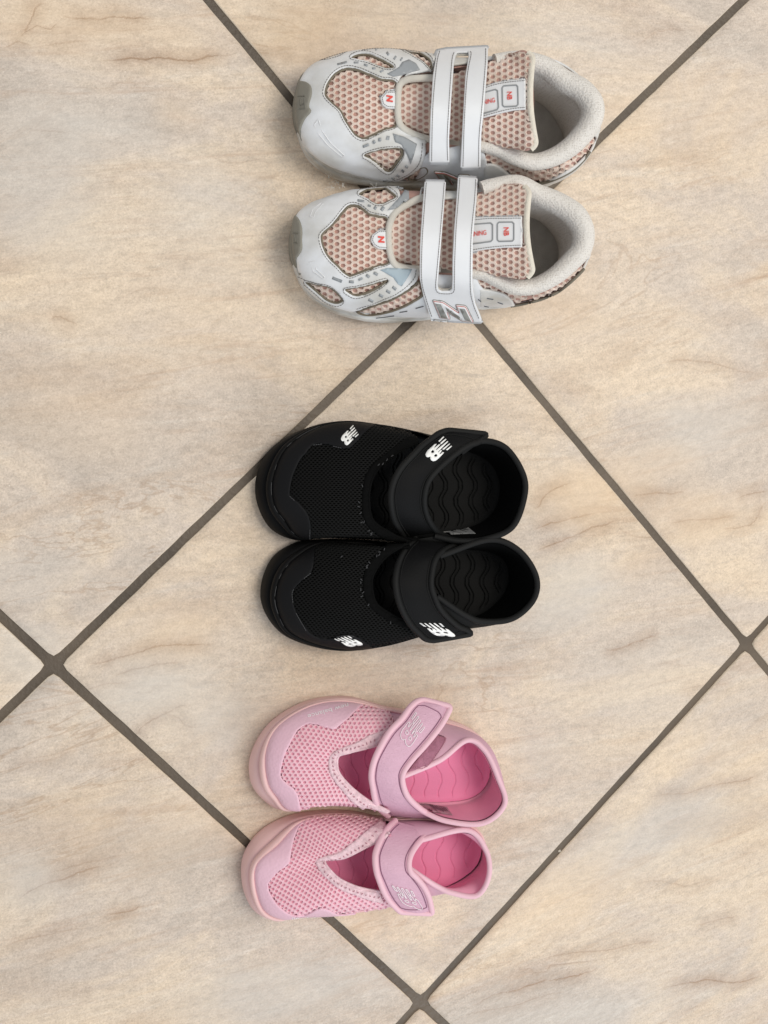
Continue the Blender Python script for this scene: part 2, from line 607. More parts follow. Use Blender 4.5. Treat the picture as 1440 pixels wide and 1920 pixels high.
# ------------------------------------------------------------------ floor
def tile_material(k, rot):
    m = bpy.data.materials.new("stoneware_tile")
    m.use_nodes = True
    nt = m.node_tree; L = nt.links; N = nt.nodes
    b = N["Principled BSDF"]
    tc = N.new("ShaderNodeTexCoord")
    mp = N.new("ShaderNodeMapping")
    mp.inputs["Rotation"].default_value = (0, 0, math.radians(rot))
    mp.inputs["Location"].default_value = (k * 1.37, k * 0.71, k * 0.3)
    L.new(tc.outputs["Object"], mp.inputs[0])
    def noise_n(scale, detail=6, rough=0.6, dist=0.0, sc=(1, 1, 1), src=None):
        mm = N.new("ShaderNodeMapping"); mm.inputs["Scale"].default_value = sc
        L.new(src or mp.outputs[0], mm.inputs[0])
        n = N.new("ShaderNodeTexNoise"); n.inputs["Scale"].default_value = scale
        n.inputs["Detail"].default_value = detail; n.inputs["Roughness"].default_value = rough
        n.inputs["Distortion"].default_value = dist
        L.new(mm.outputs[0], n.inputs[0]); return n.outputs[0]
    def ramp(src, *st):
        r = N.new("ShaderNodeValToRGB")
        e = r.color_ramp.elements
        e[0].position, e[0].color = st[0]; e[1].position, e[1].color = st[-1]
        for p, c in st[1:-1]:
            x = e.new(p); x.color = c
        L.new(src, r.inputs[0]); return r.outputs[0]
    def mix(f, a, c, mode='MIX'):
        x = N.new("ShaderNodeMix"); x.data_type = 'RGBA'; x.blend_type = mode
        if hasattr(f, 'links'): L.new(f, x.inputs[0])
        else: x.inputs[0].default_value = f
        for v, i in ((a, 6), (c, 7)):
            if hasattr(v, 'links'): L.new(v, x.inputs[i])
            else: x.inputs[i].default_value = v
        return x.outputs[2]
    g = lambda v: (v, v, v, 1)
    # broad patches, cream to greyish, drawn out in one direction
    n1 = noise_n(7.5, 6, 0.6, 0.9, (0.85, 1.5, 1))
    base = ramp(n1, (0.36, srgb(205, 191, 178)), (0.45, srgb(217, 201, 186)), (0.55, srgb(227, 208, 187)), (0.66, srgb(234, 213, 188)))
    n2 = noise_n(17, 6, 0.62, 0.5, (0.55, 1.9, 1))
    tan = ramp(n2, (0.49, g(0)), (0.70, g(0.5)))
    col = mix(tan, base, srgb(196, 170, 145))
    n3 = noise_n(30, 8, 0.7, 0.8, (0.30, 1.9, 1))
    pale = ramp(n3, (0.55, g(0)), (0.74, g(0.38)))
    col = mix(pale, col, srgb(236, 229, 219))
    # fine mottling
    n4 = noise_n(190, 6, 0.72, 0.2, (0.8, 1.25, 1))
    mot = ramp(n4, (0.30, g(0.86)), (0.50, g(0.98)), (0.72, g(1.08)))
    col = mix(1.0, col, mot, 'MULTIPLY')
    n4b = noise_n(760, 5, 0.75, 0.3)
    mot2 = ramp(n4b, (0.32, g(0.77)), (0.50, g(0.98)), (0.68, g(1.13)))
    col = mix(1.0, col, mot2, 'MULTIPLY')
    # veins: traced cracks kept as signed distances on the tile mesh
    wn = noise_n(55, 5, 0.7)
    vein_sum = None
    for ch in range(3):
        at = N.new("ShaderNodeAttribute"); at.attribute_name = "vein%d" % ch
        av = N.new("ShaderNodeSeparateXYZ"); L.new(at.outputs["Vector"], av.inputs[0])
        ma = N.new("ShaderNodeMath"); ma.operation = 'MULTIPLY_ADD'
        L.new(wn, ma.inputs[0]); ma.inputs[1].default_value = 0.006; ma.inputs[2].default_value = -0.003
        ad = N.new("ShaderNodeMath"); ad.operation = 'ADD'
        L.new(ma.outputs[0], ad.inputs[0]); L.new(av.outputs[0], ad.inputs[1])
        ab = N.new("ShaderNodeMath"); ab.operation = 'ABSOLUTE'; L.new(ad.outputs[0], ab.inputs[0])
        core = N.new("ShaderNodeMapRange"); core.inputs[1].default_value = 0.0; core.inputs[2].default_value = 0.0014
        core.inputs[3].default_value = 0.85; core.inputs[4].default_value = 0.0
        L.new(ab.outputs[0], core.inputs[0])
        halo = N.new("ShaderNodeMapRange"); halo.inputs[1].default_value = 0.0; halo.inputs[2].default_value = 0.0085
        halo.inputs[3].default_value = 0.45; halo.inputs[4].default_value = 0.0
        L.new(ab.outputs[0], halo.inputs[0])
        mx = N.new("ShaderNodeMath"); mx.operation = 'MAXIMUM'
        L.new(core.outputs[0], mx.inputs[0]); L.new(halo.outputs[0], mx.inputs[1])
        mu = N.new("ShaderNodeMath"); mu.operation = 'MULTIPLY'
        L.new(mx.outputs[0], mu.inputs[0]); L.new(av.outputs[1], mu.inputs[1])
        if vein_sum is None: vein_sum = mu.outputs[0]
        else:
            x = N.new("ShaderNodeMath"); x.operation = 'MAXIMUM'
            L.new(vein_sum, x.inputs[0]); L.new(mu.outputs[0], x.inputs[1]); vein_sum = x.outputs[0]
    brk = ramp(noise_n(42, 4, 0.7), (0.32, g(0.5)), (0.52, g(1.0)))
    vm = N.new("ShaderNodeMath"); vm.operation = 'MULTIPLY'
    L.new(vein_sum, vm.inputs[0]); L.new(brk, vm.inputs[1])
    col = mix(vm.outputs[0], col, srgb(160, 126, 98))
    # strata: thin drawn-out darker and rusty streaks
    n7 = noise_n(34, 7, 0.72, 1.1, (0.16, 2.0, 1))
    st7 = ramp(n7, (0.54, g(0)), (0.64, g(0.32)), (0.76, g(0.6)))
    n8 = noise_n(5, 3, 0.5, 0.4); m8 = ramp(n8, (0.40, g(0.12)), (0.56, g(1)))
    s7 = N.new("ShaderNodeMath"); s7.operation = 'MULTIPLY'; L.new(st7, s7.inputs[0]); L.new(m8, s7.inputs[1])
    col = mix(s7.outputs[0], col, srgb(180, 146, 118))
    n9 = noise_n(70, 8, 0.8, 0.6, (0.35, 1.4, 1))
    st9 = ramp(n9, (0.55, g(0)), (0.70, g(0.6)))
    col = mix(st9, col, srgb(182, 169, 156))
    # pale and dark grains
    ng = noise_n(900, 2, 0.5)
    gp = ramp(ng, (0.66, g(0)), (0.76, g(0.55)))
    col = mix(gp, col, srgb(246, 238, 226))
    gd = ramp(ng, (0.22, g(0.4)), (0.32, g(0)))
    col = mix(gd, col, srgb(168, 148, 126))
    # faint hairlines everywhere
    n5 = noise_n(9, 5, 0.6, 1.3, (0.45, 1.7, 1))
    hair = ramp(n5, (0.488, g(0)), (0.50, g(0.42)), (0.512, g(0)))
    n6 = noise_n(4, 2); hm = ramp(n6, (0.48, g(0)), (0.60, g(1)))
    hx = N.new("ShaderNodeMath"); hx.operation = 'MULTIPLY'; L.new(hair, hx.inputs[0]); L.new(hm, hx.inputs[1])
    col = mix(hx.outputs[0], col, srgb(170, 138, 108))
    # painted guide patches (greyer / warmer parts of each slab)
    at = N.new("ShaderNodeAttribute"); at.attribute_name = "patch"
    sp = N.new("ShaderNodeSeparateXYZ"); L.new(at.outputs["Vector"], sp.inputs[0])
    mm1 = N.new("ShaderNodeMath"); mm1.operation = 'MULTIPLY'; L.new(sp.outputs[0], mm1.inputs[0]); mm1.inputs[1].default_value = 0.62
    col = mix(mm1.outputs[0], col, srgb(212, 205, 197))
    mm2 = N.new("ShaderNodeMath"); mm2.operation = 'MULTIPLY'; L.new(sp.outputs[1], mm2.inputs[0]); mm2.inputs[1].default_value = 0.55
    col = mix(mm2.outputs[0], col, srgb(231, 203, 170))
    # keep grain on top
    col = mix(0.35, col, mot, 'MULTIPLY')
    col = mix(sp.outputs[2], col, srgb(242, 226, 204))  # bevel highlight painted into the colour along the tile lips
    L.new(col, b.inputs["Base Color"])
    b.inputs["Specular IOR Level"].default_value = 0.4
    rr = ramp(n4, (0.3, g(0.5)), (0.7, g(0.36)))
    L.new(rr, b.inputs["Roughness"])
    # relief
    nb = noise_n(260, 6, 0.65, 0.3, (0.7, 1.3, 1))
    nb2 = noise_n(36, 5, 0.6, 0.6, (0.5, 1.6, 1))
    ad = N.new("ShaderNodeMath"); ad.operation = 'MULTIPLY_ADD'
    L.new(nb2, ad.inputs[0]); ad.inputs[1].default_value = 2.2; L.new(nb, ad.inputs[2])
    sb = N.new("ShaderNodeMath"); sb.operation = 'SUBTRACT'
    L.new(ad.outputs[0], sb.inputs[0])
    v2 = N.new("ShaderNodeMath"); v2.operation = 'MULTIPLY'; L.new(vm.outputs[0], v2.inputs[0]); v2.inputs[1].default_value = 0.9
    L.new(v2.outputs[0], sb.inputs[1])
    bp = N.new("ShaderNodeBump"); bp.inputs["Strength"].default_value = 0.6; bp.inputs["Distance"].default_value = 0.0009
    L.new(sb.outputs[0], bp.inputs["Height"]); L.new(bp.outputs[0], b.inputs["Normal"])
    return m

GROUT = mat("grout", srgb(104, 91, 77), 0.5, 0.34, 14, 0.9, 420, 0.5, dark=srgb(72, 62, 52))
ANG = math.radians(-46.99668155664502)
ca, sa = math.cos(ANG), math.sin(ANG)
PITCH = 0.33
HALF = PITCH / 2 - 0.0034
S = 1.35
fv = [(-S, -S, -0.0016), (S, -S, -0.0016), (S, S, -0.0016), (-S, S, -0.0016)]
# grout bed, finely divided and slightly uneven
gn = 60
gx = np.linspace(-S, S, gn)
GG = np.array([[(x, y, -0.0015) for x in gx] for y in gx])
floor = mk("floor", GG.reshape(-1, 3), gridfaces(gn, gn), GROUT, None, smooth=True)
floor["kind"] = "structure"
floor["label"] = "dark grey grout bed under diagonal beige stone-look tiles"

# cracks traced on the tiles: px polylines + strength
VEINS = [
    [[(0, 90), (12, 86), (30, 80), (40, 66), (48, 50), (60, 30), (68, 12), (90, 4)], .9],
    [[(110, 30), (140, 33), (175, 35), (215, 32), (250, 36), (290, 35)], .75],
    [[(180, 112), (220, 112), (250, 110), (275, 112), (300, 108), (330, 114), (360, 116), (390, 106), (440, 102)], .75],
    [[(60, 88), (90, 82), (130, 78), (170, 76)], .4],
    [[(55, 243), (90, 244), (130, 250)], .45],
    [[(90, 600), (100, 594), (118, 596), (130, 604), (145, 607)], .6],
    [[(1000, 958), (1012, 948), (1015, 935), (1030, 922), (1050, 912), (1075, 908)], .85],
    [[(1000, 995), (1030, 982), (1060, 975), (1090, 968), (1120, 963)], .8],
    [[(1000, 1037), (1030, 1022), (1060, 1010), (1090, 1000), (1120, 987), (1165, 973)], .95],
    [[(1155, 985), (1180, 1002), (1215, 1008), (1270, 1000)], .35],
    [[(1180, 932), (1205, 925), (1230, 923), (1255, 926), (1290, 918)], .6],
    [[(1250, 985), (1280, 978), (1330, 973), (1385, 968)], .6],
    [[(1380, 935), (1410, 925), (1440, 920)], .6],
    [[(1440, 938), (1425, 955), (1417, 975), (1395, 988), (1350, 992)], .6],
    [[(1240, 680), (1290, 676), (1340, 682), (1380, 695), (1430, 702)], .45],
    [[(1130, 1208), (1146, 1221), (1165, 1215), (1190, 1205), (1215, 1195), (1240, 1188)], .75],
    [[(120, 1150), (140, 1142)], .3],
    [[(160, 1248), (200, 1240), (250, 1224), (300, 1212), (370, 1208), (410, 1205)], .8],
    [[(210, 1268), (250, 1256), (300, 1245), (360, 1240)], .6],
    [[(130, 1320), (150, 1300), (190, 1282), (230, 1280), (270, 1268)], .4],
    [[(250, 1388), (270, 1360), (300, 1340), (330, 1328), (360, 1322)], .55],
    [[(295, 1330), (330, 1345), (350, 1360), (375, 1362)], .4],
    [[(30, 1690), (60, 1668), (110, 1650), (160, 1632), (200, 1620)], .65],
    [[(80, 1640), (140, 1625), (190, 1612), (240, 1600)], .4],
    [[(195, 1715), (235, 1710), (265, 1700)], .6],
    [[(0, 1780), (50, 1760), (110, 1748), (170, 1740)], .35],
    [[(880, 1890), (920, 1868), (960, 1858), (1010, 1840), (1070, 1832), (1130, 1815)], .75],
    [[(870, 1900), (920, 1892), (960, 1885), (1010, 1868), (1060, 1860)], .5],
    [[(1205, 1500), (1240, 1490), (1290, 1486), (1340, 1470), (1400, 1462), (1440, 1440)], .55],
    [[(1010, 1800), (1060, 1788), (1130, 1782), (1180, 1770), (1250, 1762)], .5],
    [[(1230, 1855), (1280, 1845), (1330, 1838), (1380, 1842), (1440, 1825)], .7],
    [[(1180, 1660), (1230, 1650), (1290, 1660), (1350, 1640)], .35],
    [[(1300, 1740), (1340, 1725), (1390, 1718)], .4],
    [[(455, 95), (500, 101), (560, 97)], .3],
    [[(1270, 1295), (1320, 1285), (1380, 1280)], .35],
    [[(600, 640), (650, 655), (700, 650)], .25],
    [[(835, 1730), (870, 1715), (900, 1690)], .3],
    [[(0, 1445), (40, 1430), (90, 1425), (150, 1402)], .3],
    [[(220, 560), (270, 540), (330, 545)], .2],
    [[(400, 1830), (450, 1820), (520, 1800), (560, 1795)], .3],
    [[(390, 290), (430, 305), (480, 300), (520, 318)], .3],
    [[(1190, 90), (1230, 60), (1290, 55)], .3],
]
# greyer (0) and warmer (1) patches: px centre, radii, strength
PATCH = [
    (150, 230, 200, 110, 0, .9), (90, 380, 220, 150, 0, .7), (380, 400, 160, 120, 0, .5), (330, 210, 60, 50, 1, .6), (200, 60, 320, 70, 1, .7),
    (340, 640, 260, 120, 1, .3), (560, 60, 90, 80, 1, .8), (700, 40, 300, 60, 1, .4), (1000, 60, 240, 60, 0, .45), (1290, 200, 160, 120, 1, .4),
    (1290, 780, 120, 70, 0, .8), (1240, 860, 60, 40, 1, .5), (1100, 920, 120, 70, 1, .95), (1060, 1110, 130, 90, 0, .9), (1200, 1060, 60, 40, 1, .5),
    (1320, 960, 120, 60, 1, .6), (1180, 1280, 160, 80, 0, .35), (300, 1300, 140, 60, 0, .9), (420, 1350, 120, 70, 0, .7), (350, 1170, 100, 60, 1, .6),
    (60, 1230, 70, 60, 0, .8), (60, 1080, 130, 70, 0, .45), (150, 1560, 160, 90, 1, .35), (60, 1640, 80, 70, 0, .9), (330, 1560, 140, 90, 1, .5),
    (690, 1690, 90, 80, 1, .8), (560, 1850, 180, 70, 0, .8), (1280, 1560, 160, 80, 0, .7), (1060, 1700, 120, 70, 1, .5), (1120, 1900, 200, 50, 0, .7),
    (760, 1270, 160, 50, 0, .4), (1000, 1430, 110, 60, 0, .5), (1340, 1420, 120, 50, 1, .3), (1000, 560, 150, 60, 1, .5), (130, 780, 160, 100, 1, .35),
]
vw = [(np.array([P(x, y, 0)[:2] for x, y in smoothpoly(v, 6, False)]), s) for v, s in VEINS]
pw = []
for x, y, rx, ry, ch, s in PATCH:
    c = P(x, y, 0)[:2]; e = P(x + rx, y, 0)[:2] - c; f = P(x, y + ry, 0)[:2] - c
    pw.append((c, np.linalg.norm(e), np.linalg.norm(f), ch, s))
tiles = []
NT = 72
kk = 0
for ti in range(-3, 4):
    for tj in range(-3, 4):
        cx, cy = ti * PITCH, tj * PITCH
        wx, wy = ca * cx - sa * cy, sa * cx + ca * cy
        px_, py_ = pix((wx, wy, 0))
        seen = -900 < px_ < 1960 and -620 < py_ < 2700
        if not seen and math.hypot(wx, wy) > 1.12:
            continue
        NT = 72 if seen else 20
        # rounded-square outline with a grid inside: 1 top, chamfer, side skirt
        lin = np.linspace(-1, 1, NT)
        u, v = np.meshgrid(lin * HALF, lin * HALF)
        X = u.copy(); Y = v.copy(); Z = np.zeros_like(u)
        rc = 0.003
        cxn = np.clip(np.abs(X) - (HALF - rc), 0, None); cyn = np.clip(np.abs(Y) - (HALF - rc), 0, None)
        rad = np.hypot(cxn, cyn)
        sc = np.where(rad > rc, rc / np.maximum(rad, 1e-9), 1)
        both = (cxn > 0) & (cyn > 0)
        X = np.where(both, np.sign(X) * ((HALF - rc) + cxn * sc), X)
        Y = np.where(both, np.sign(Y) * ((HALF - rc) + cyn * sc), Y)
        # edge wobble of the pressed tile
        edge = HALF - np.maximum(np.abs(u), np.abs(v))
        tilt = rng.uniform(-0.0008, 0.0008, 2)
        Z = 0.0 + tilt[0] * u + tilt[1] * v
        V = [np.stack([X, Y, Z], 2).reshape(-1, 3)]
        F = gridfaces(NT, NT)
        loop = [(0, j) for j in range(NT)] + [(i, NT - 1) for i in range(1, NT)] + [(NT - 1, j) for j in range(NT - 2, -1, -1)] + [(i, 0) for i in range(NT - 2, 0, -1)]
        idx = np.array([i * NT + j for i, j in loop])
        # the outermost ring of the top is dropped to make the cushion edge
        b0 = V[0][idx].copy()
        wob = np.array([noise.noise(Vector((p[0] * 90 + kk * 7, p[1] * 90, 0))) for p in b0]) * 0.0003
        out = b0[:, :2] / np.linalg.norm(b0[:, :2], axis=1, keepdims=True)
        r1 = b0.copy(); r1[:, :2] += out * (0.0007 + wob[:, None]); r1[:, 2] -= 0.0005
        r2 = b0.copy(); r2[:, :2] += out * (0.0010 + wob[:, None]); r2[:, 2] -= 0.006
        n0 = NT * NT; nl = len(idx)
        V += [r1, r2]
        for i in range(nl):
            i2 = (i + 1) % nl
            F.append((idx[i2], idx[i], n0 + i, n0 + i2))
            F.append((n0 + i2, n0 + i, n0 + nl + i, n0 + nl + i2))
        V = np.vstack(V)
        Wd = np.stack([ca * V[:, 0] - sa * V[:, 1] + wx, sa * V[:, 0] + ca * V[:, 1] + wy, V[:, 2]], 1)
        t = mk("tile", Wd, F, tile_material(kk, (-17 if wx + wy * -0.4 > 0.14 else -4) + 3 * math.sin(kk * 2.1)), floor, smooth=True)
        me = t.data
        ch_sd = [np.full(len(Wd), 1.0) for _ in range(3)]; ch_m = [np.zeros(len(Wd)) for _ in range(3)]
        for vi, (line, s) in enumerate(vw):
            c = vi % 3
            dmin = np.full(len(Wd), 1e9); sg = np.zeros(len(Wd)); tt = np.zeros(len(Wd))
            nl2 = len(line)
            for a_, (p0, p1) in enumerate(zip(line[:-1], line[1:])):
                ab = p1 - p0; L2 = ab @ ab + 1e-12
                w = Wd[:, :2] - p0
                tp = np.clip((w @ ab) / L2, 0, 1)
                dv = w - tp[:, None] * ab
                d = np.linalg.norm(dv, axis=1)
                sgn = np.sign(ab[0] * w[:, 1] - ab[1] * w[:, 0])
                upd = d < dmin
                dmin[upd] = d[upd]; sg[upd] = sgn[upd]; tt[upd] = ((a_ + tp) / (nl2 - 1))[upd]
            taper = np.clip(np.minimum(tt, 1 - tt) * 6, 0, 1)
            mk_ = np.clip((0.016 - dmin) / 0.006, 0, 1) * min(1.0, s * 1.35) * taper
            upd = dmin < np.abs(ch_sd[c])
            ch_sd[c][upd] = (dmin * np.where(sg == 0, 1, sg))[upd]
            ch_m[c][upd] = mk_[upd]
        for c in range(3):
            at = me.attributes.new("vein%d" % c, 'FLOAT_VECTOR', 'POINT')
            at.data.foreach_set("vector", np.stack([ch_sd[c], ch_m[c], np.zeros(len(Wd))], 1).ravel())
        g0 = np.zeros(len(Wd)); g1 = np.zeros(len(Wd))
        for c, rx, ry, ch, s in pw:
            nz = np.array([noise.fractal(Vector((p[0] * 9, p[1] * 16, 3.0)), 0.8, 2.0, 4) for p in Wd]) if c is pw[0][0] else nz
            q = np.hypot((Wd[:, 0] - c[0]) / rx, (Wd[:, 1] - c[1]) / ry) + nz * 0.75
            wgt = np.clip(1.25 - q, 0, 1) * s
            if ch == 0: g0 = np.maximum(g0, wgt)
            else: g1 = np.maximum(g1, wgt)
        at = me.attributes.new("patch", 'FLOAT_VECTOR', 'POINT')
        lip_highlight = np.zeros(len(Wd)); lip_highlight[n0:n0 + nl] = 0.85  # chamfer ring carries the painted highlight, same on every side
        at.data.foreach_set("vector", np.stack([g0, g1, lip_highlight], 1).ravel())
        tiles.append(t); kk += 1

# small pale crumb lying in the joint
c0 = P(1051, 1597, 0.0)
rr_ = random.Random(9)
cv = [(c0[0] + 0.0011 * math.cos(a) * rr_.uniform(.5, 1.2), c0[1] + 0.0011 * math.sin(a) * rr_.uniform(.5, 1.2), -0.0014) for a in np.linspace(0, 6.28, 7)[:-1]]
cv += [(c0[0], c0[1], 0.0002)]
crumb = mk("crumb", cv, [(i, (i + 1) % 6, 6) for i in range(6)], mat("pale_crumb", srgb(225, 218, 205), 0.8), None, smooth=False)
crumb["label"] = "tiny pale crumb lying in the grout joint right of the pink sandals"
crumb["category"] = "crumb"
# ------------------------------------------------------------------ flying letter mark (bars running into two lobes)
LG_BODY = [(695,415),(600,530),(625,535),(770,425),(825,430),(655,605),(680,610),(1050,320),(1075,325),(1070,350),(725,680),(750,680),(820,610),(870,625),(780,745),(805,750),(890,675),(935,700),(840,800),(740,900),(650,970),(570,990),(500,955),(470,890),(480,830),(400,860),(340,840),(312,770),(340,700),(400,620),(510,525),(620,425)]
LG_BARS = [[(915,165),(950,180),(790,345),(755,320)],[(995,240),(1020,265),(845,425),(805,395)],[(1120,395),(1140,415),(930,605),(865,590)],[(1185,465),(1200,490),(1050,620),(990,605)]]
LG_HOLES = [[(560,612),(605,665),(590,700),(545,718),(500,695),(500,670),(530,640)],[(665,742),(708,790),(690,825),(640,840),(603,820),(605,790),(640,765)]]
def affine3(src, dst):
    A = np.array([[x, y, 1] for x, y in src], float); B = np.array(dst, float)
    M = np.linalg.solve(A, B)
    return lambda pts: [tuple(np.array([p[0], p[1], 1.0]) @ M) for p in pts]
LG_SRC = [(925,165),(1185,475),(570,990)]

def logo(base, dst, m, parent, outline=False, off=0.0005, r=0.00022):
    f = affine3(LG_SRC, dst)
    fb = f(LG_BODY)
    if outline:
        parts = []
        for poly in [fb] + [f(b) for b in LG_BARS] + [f(h) for h in LG_HOLES]:
            pl = smoothpoly(poly, 1.2, True, False)
            W = np.array([base.hit(x, y)[0] + base.hit(x, y)[1] * off for x, y in pl])
            parts.append(tube(None, W, r, None, None, closed=True, sides=5, link=False))
        V, F = join(parts)
        return mk("printed_logo", V, F, m, parent)
    o = drape("printed_logo", base, fb, m, parent, off=off, edge=0, step=4, holes=[f(h) for h in LG_HOLES], smooth=False, thick=0.0003, sstep=1.5)
    for b in LG_BARS:
        drape("printed_bar", base, f(b), m, o, off=off, edge=0, step=30, smooth=False, thick=0.0003, sstep=3)
    return o

def sandal(D, M):
    R = root(D['name'], tuple(P(*D['base'], 0)), D['label'], D['cat'], D['group'])
    O = PW(D['O'])
    n = len(O)
    I = []
    cen = O.mean(0)
    for k, q in enumerate(D['I']):
        if np.isscalar(q):
            v = O[k].copy()
            d = cen[:2] - v[:2]; d = d / np.linalg.norm(d)
            v[:2] += d * 0.0022; v[2] = q / 100.0; I.append(v)
        else: I.append(PW([q])[0])
    I = np.array(I)
    m_ = 12
    Oc = crk(O, m_, True); Ic = crk(I, m_, True)
    N = len(Oc)
    T = np.roll(Oc, -1, 0) - np.roll(Oc, 1, 0); T[:, 2] = 0
    T /= np.linalg.norm(T, axis=1, keepdims=True)
    out = np.stack([T[:, 1], -T[:, 0], 0 * T[:, 0]], 1)
    if ((Oc - cen)[:, :2] * out[:, :2]).sum() < 0: out = -out
    def ring(a, lift=0.0, push=0.0):
        q = Oc + (Ic - Oc) * a
        q = q + out * push; q[:, 2] += lift
        return q
    bot = Oc - out * 0.0025; bot[:, 2] = 0.0002
    tr = Oc - out * 0.0004; tr[:, 2] = 0.0025
    mid = Oc.copy(); mid[:, 2] = 0.0055
    prof = [bot * 1.0, tr, mid, ring(0.0, 0.0), ring(0.22, 0.0006, 0.0004), ring(0.45, 0.0004, 0.0004), ring(0.53, -0.0002, -0.0003),
            ring(0.58, -0.0012, -0.0011), ring(0.63, 0.0004, 0.0001), ring(0.71, 0.0018, 0.0010), ring(0.84, 0.0021, 0.0009), ring(0.95, 0.0008, 0.0), ring(1.0, -0.0012, -0.0006), ring(1.0, -0.004, -0.0012)]
    G = np.stack(prof)
    V = G.reshape(-1, 3); F = gridfaces(len(prof), N, True)
    # orientation + bottom cap
    inner = len(prof) - 1
    V = np.vstack([V, bot.mean(0)[None]])
    c0 = len(V) - 1
    F += [(c0, (j + 1) % N, j) for j in range(N)]
    f = F[5 * N]; nn = np.cross(V[f[1]] - V[f[0]], V[f[2]] - V[f[0]])
    if nn @ out[0] < 0: F = [q[::-1] for q in F]
    mk("sole", V, F, M['sole'], R)
    if 'glue' in D:
        parts = []
        rg = ring(0.98, 0.0005, 0.0003)
        for u0, u1, rr_ in D['glue']:
            seg = rg[int(u0 * m_):int(u1 * m_) + 1]
            parts.append(tube(None, cr(seg, max(6, len(seg)), False), rr_, None, None, sides=5, link=False))
        V2, F2 = join(parts)
        mk("glue_line", V2, F2, M['seam'], R, stuff=True)
    # -------- insole with wavy grooves
    zi = D.get('insole_z', 1.15) / 100
    if 'insole' in D:
        ins_c = cr(PW([(x, y, D.get('insole_z', 1.15)) for x, y in D['insole']]), 160, True)
    else:
        aa = np.clip((zi - Oc[:, 2]) / (Ic[:, 2] - Oc[:, 2]), 0, 1)[:, None]
        ins_c = Oc + (Ic - Oc) * aa - out * 0.0020
        ins_c = ins_c.copy(); ins_c[:, 2] = zi
    cpx = np.array([pix((q[0], q[1], zi)) for q in ins_c])
    lo = cpx.min(0); hi = cpx.max(0)
    st = 1.15
    gx = np.arange(lo[0], hi[0], st); gy = np.arange(lo[1], hi[1], st)
    XX, YY = np.meshgrid(gx, gy)
    pts = np.stack([XX.ravel(), YY.ravel()], 1)
    insd = inpoly(pts, cpx).reshape(XX.shape)
    edge_d = dseg(pts, cpx).reshape(XX.shape)
    g = D['groove']
    xs = XX + g.get('slant', 0) * (YY - lo[1])
    wave = g['amp'] * np.sin(2 * np.pi * (YY + g.get('ph', 0)) / g['lam'])
    wave = np.clip(wave, -g['amp'] * 0.82, g['amp'] * 0.82)
    q = (xs - wave - g['x0']) / g['pitch']
    fr = np.abs(q - np.round(q)) * g['pitch']
    dep = np.clip(1 - fr / g['w'], 0, 1) * g['depth']
    if g.get('double'):
        q2 = (xs - wave - g['x0'] - g['double']) / g['pitch']
        fr2 = np.abs(q2 - np.round(q2)) * g['pitch']
        dep = np.maximum(dep, np.clip(1 - fr2 / g['w'], 0, 1) * g['depth'] * 0.9)
    fade = np.clip((edge_d - 8) / 4, 0, 1)
    Z = zi * 100 - dep * fade + np.clip(1 - edge_d / 14, 0, 1) ** 2 * 0.25
    ids = -np.ones(XX.shape, int); V = []; F = []
    for i in range(XX.shape[0]):
        for j in range(XX.shape[1]):
            if insd[i, j]:
                ids[i, j] = len(V); V.append(P(XX[i, j], YY[i, j], Z[i, j]))
    for i in range(XX.shape[0] - 1):
        for j in range(XX.shape[1] - 1):
            a, b, c, d = ids[i, j], ids[i + 1, j], ids[i + 1, j + 1], ids[i, j + 1]
            if min(a, b, c, d) >= 0: F.append((a, b, c, d))
    mk("insole", V, F, M['insole'], R)
    # -------- vamp
    k0, k1 = D['vamp_cols']
    Tt = PW(D['T'])
    Ii = I[[k % n for k in range(k0, k1)]]
    assert len(Tt) == len(Ii), (len(Tt), len(Ii))
    Tc = crk(Tt, 10); Iv = crk(Ii, 10)
    Iv = Iv.copy(); Iv[:, 2] -= 0.002
    rows = []
    pw_ = D.get('puff', 1.0)
    for th in np.linspace(0, 1, 26):
        a = 1 - math.cos(th * math.pi / 2); s = math.sin(th * math.pi / 2)
        a = a * (1 - 0.25) + th * 0.25
        q = Iv + (Tc - Iv) * a
        q[:, 2] = Iv[:, 2] + (Tc[:, 2] - Iv[:, 2]) * (s * pw_ + th * (1 - pw_))
        rows.append(q)
    vamp = Base(np.stack(rows))
    vamp.mesh("vamp_lining", M['lining'], R, solid=(0.0012, -1))
    net("mesh_upper", vamp, D['mesh_poly'], *D['lattice'], M['mesh'], R, off=0.0011, depth=0.0010, hole=D.get('hole', 0.6), warp=D.get('warp'), hs=D.get('hs', (1, 1)))
    drapeuv("toe_cap", vamp, D['cap'], M['cap'], R, off=0.0017, edge=0.6, step=1.5, thick=0.0010)
    drapeuv("throat_binding", vamp, D['binding'], M['binding'], R, off=0.0020, edge=0.9, step=1.2, thick=0.0015, wob=0.0006, top=True)
    tube("throat_hem", vamp.G[-1] + vamp.N[-1] * 0.0010, 0.00085, M['binding'], R, sides=7)
    if D.get('bstitch'):
        V = []; F = []; parts = []
        for (x, y) in D['bstitch']:
            l, nn = vamp.hit(x, y)
            e1 = np.array([random.uniform(-1, 1), random.uniform(-1, 1), 0]); e1 /= np.linalg.norm(e1)
            parts.append(tube(None, [l + nn * 0.002 - e1 * 0.0006, l + nn * 0.0027, l + nn * 0.002 + e1 * 0.0006], 0.00028, None, None, sides=5, link=False))
        V, F = join(parts)
        mk("edge_threads", V, F, M['thread2'], R, stuff=True)
    if D.get('capstitch'):
        stitches("toe_seam", vamp, D['capstitch'], M['seam'], R, off=0.0019, r=0.00022, dash=3.2, gap=1.0)
    # -------- collar
    cols = D['collar_cols']
    So = I[[k % n for k in cols]].copy()
    Rm = PW(D['rim'])
    assert len(So) == len(Rm), (len(So), len(Rm))
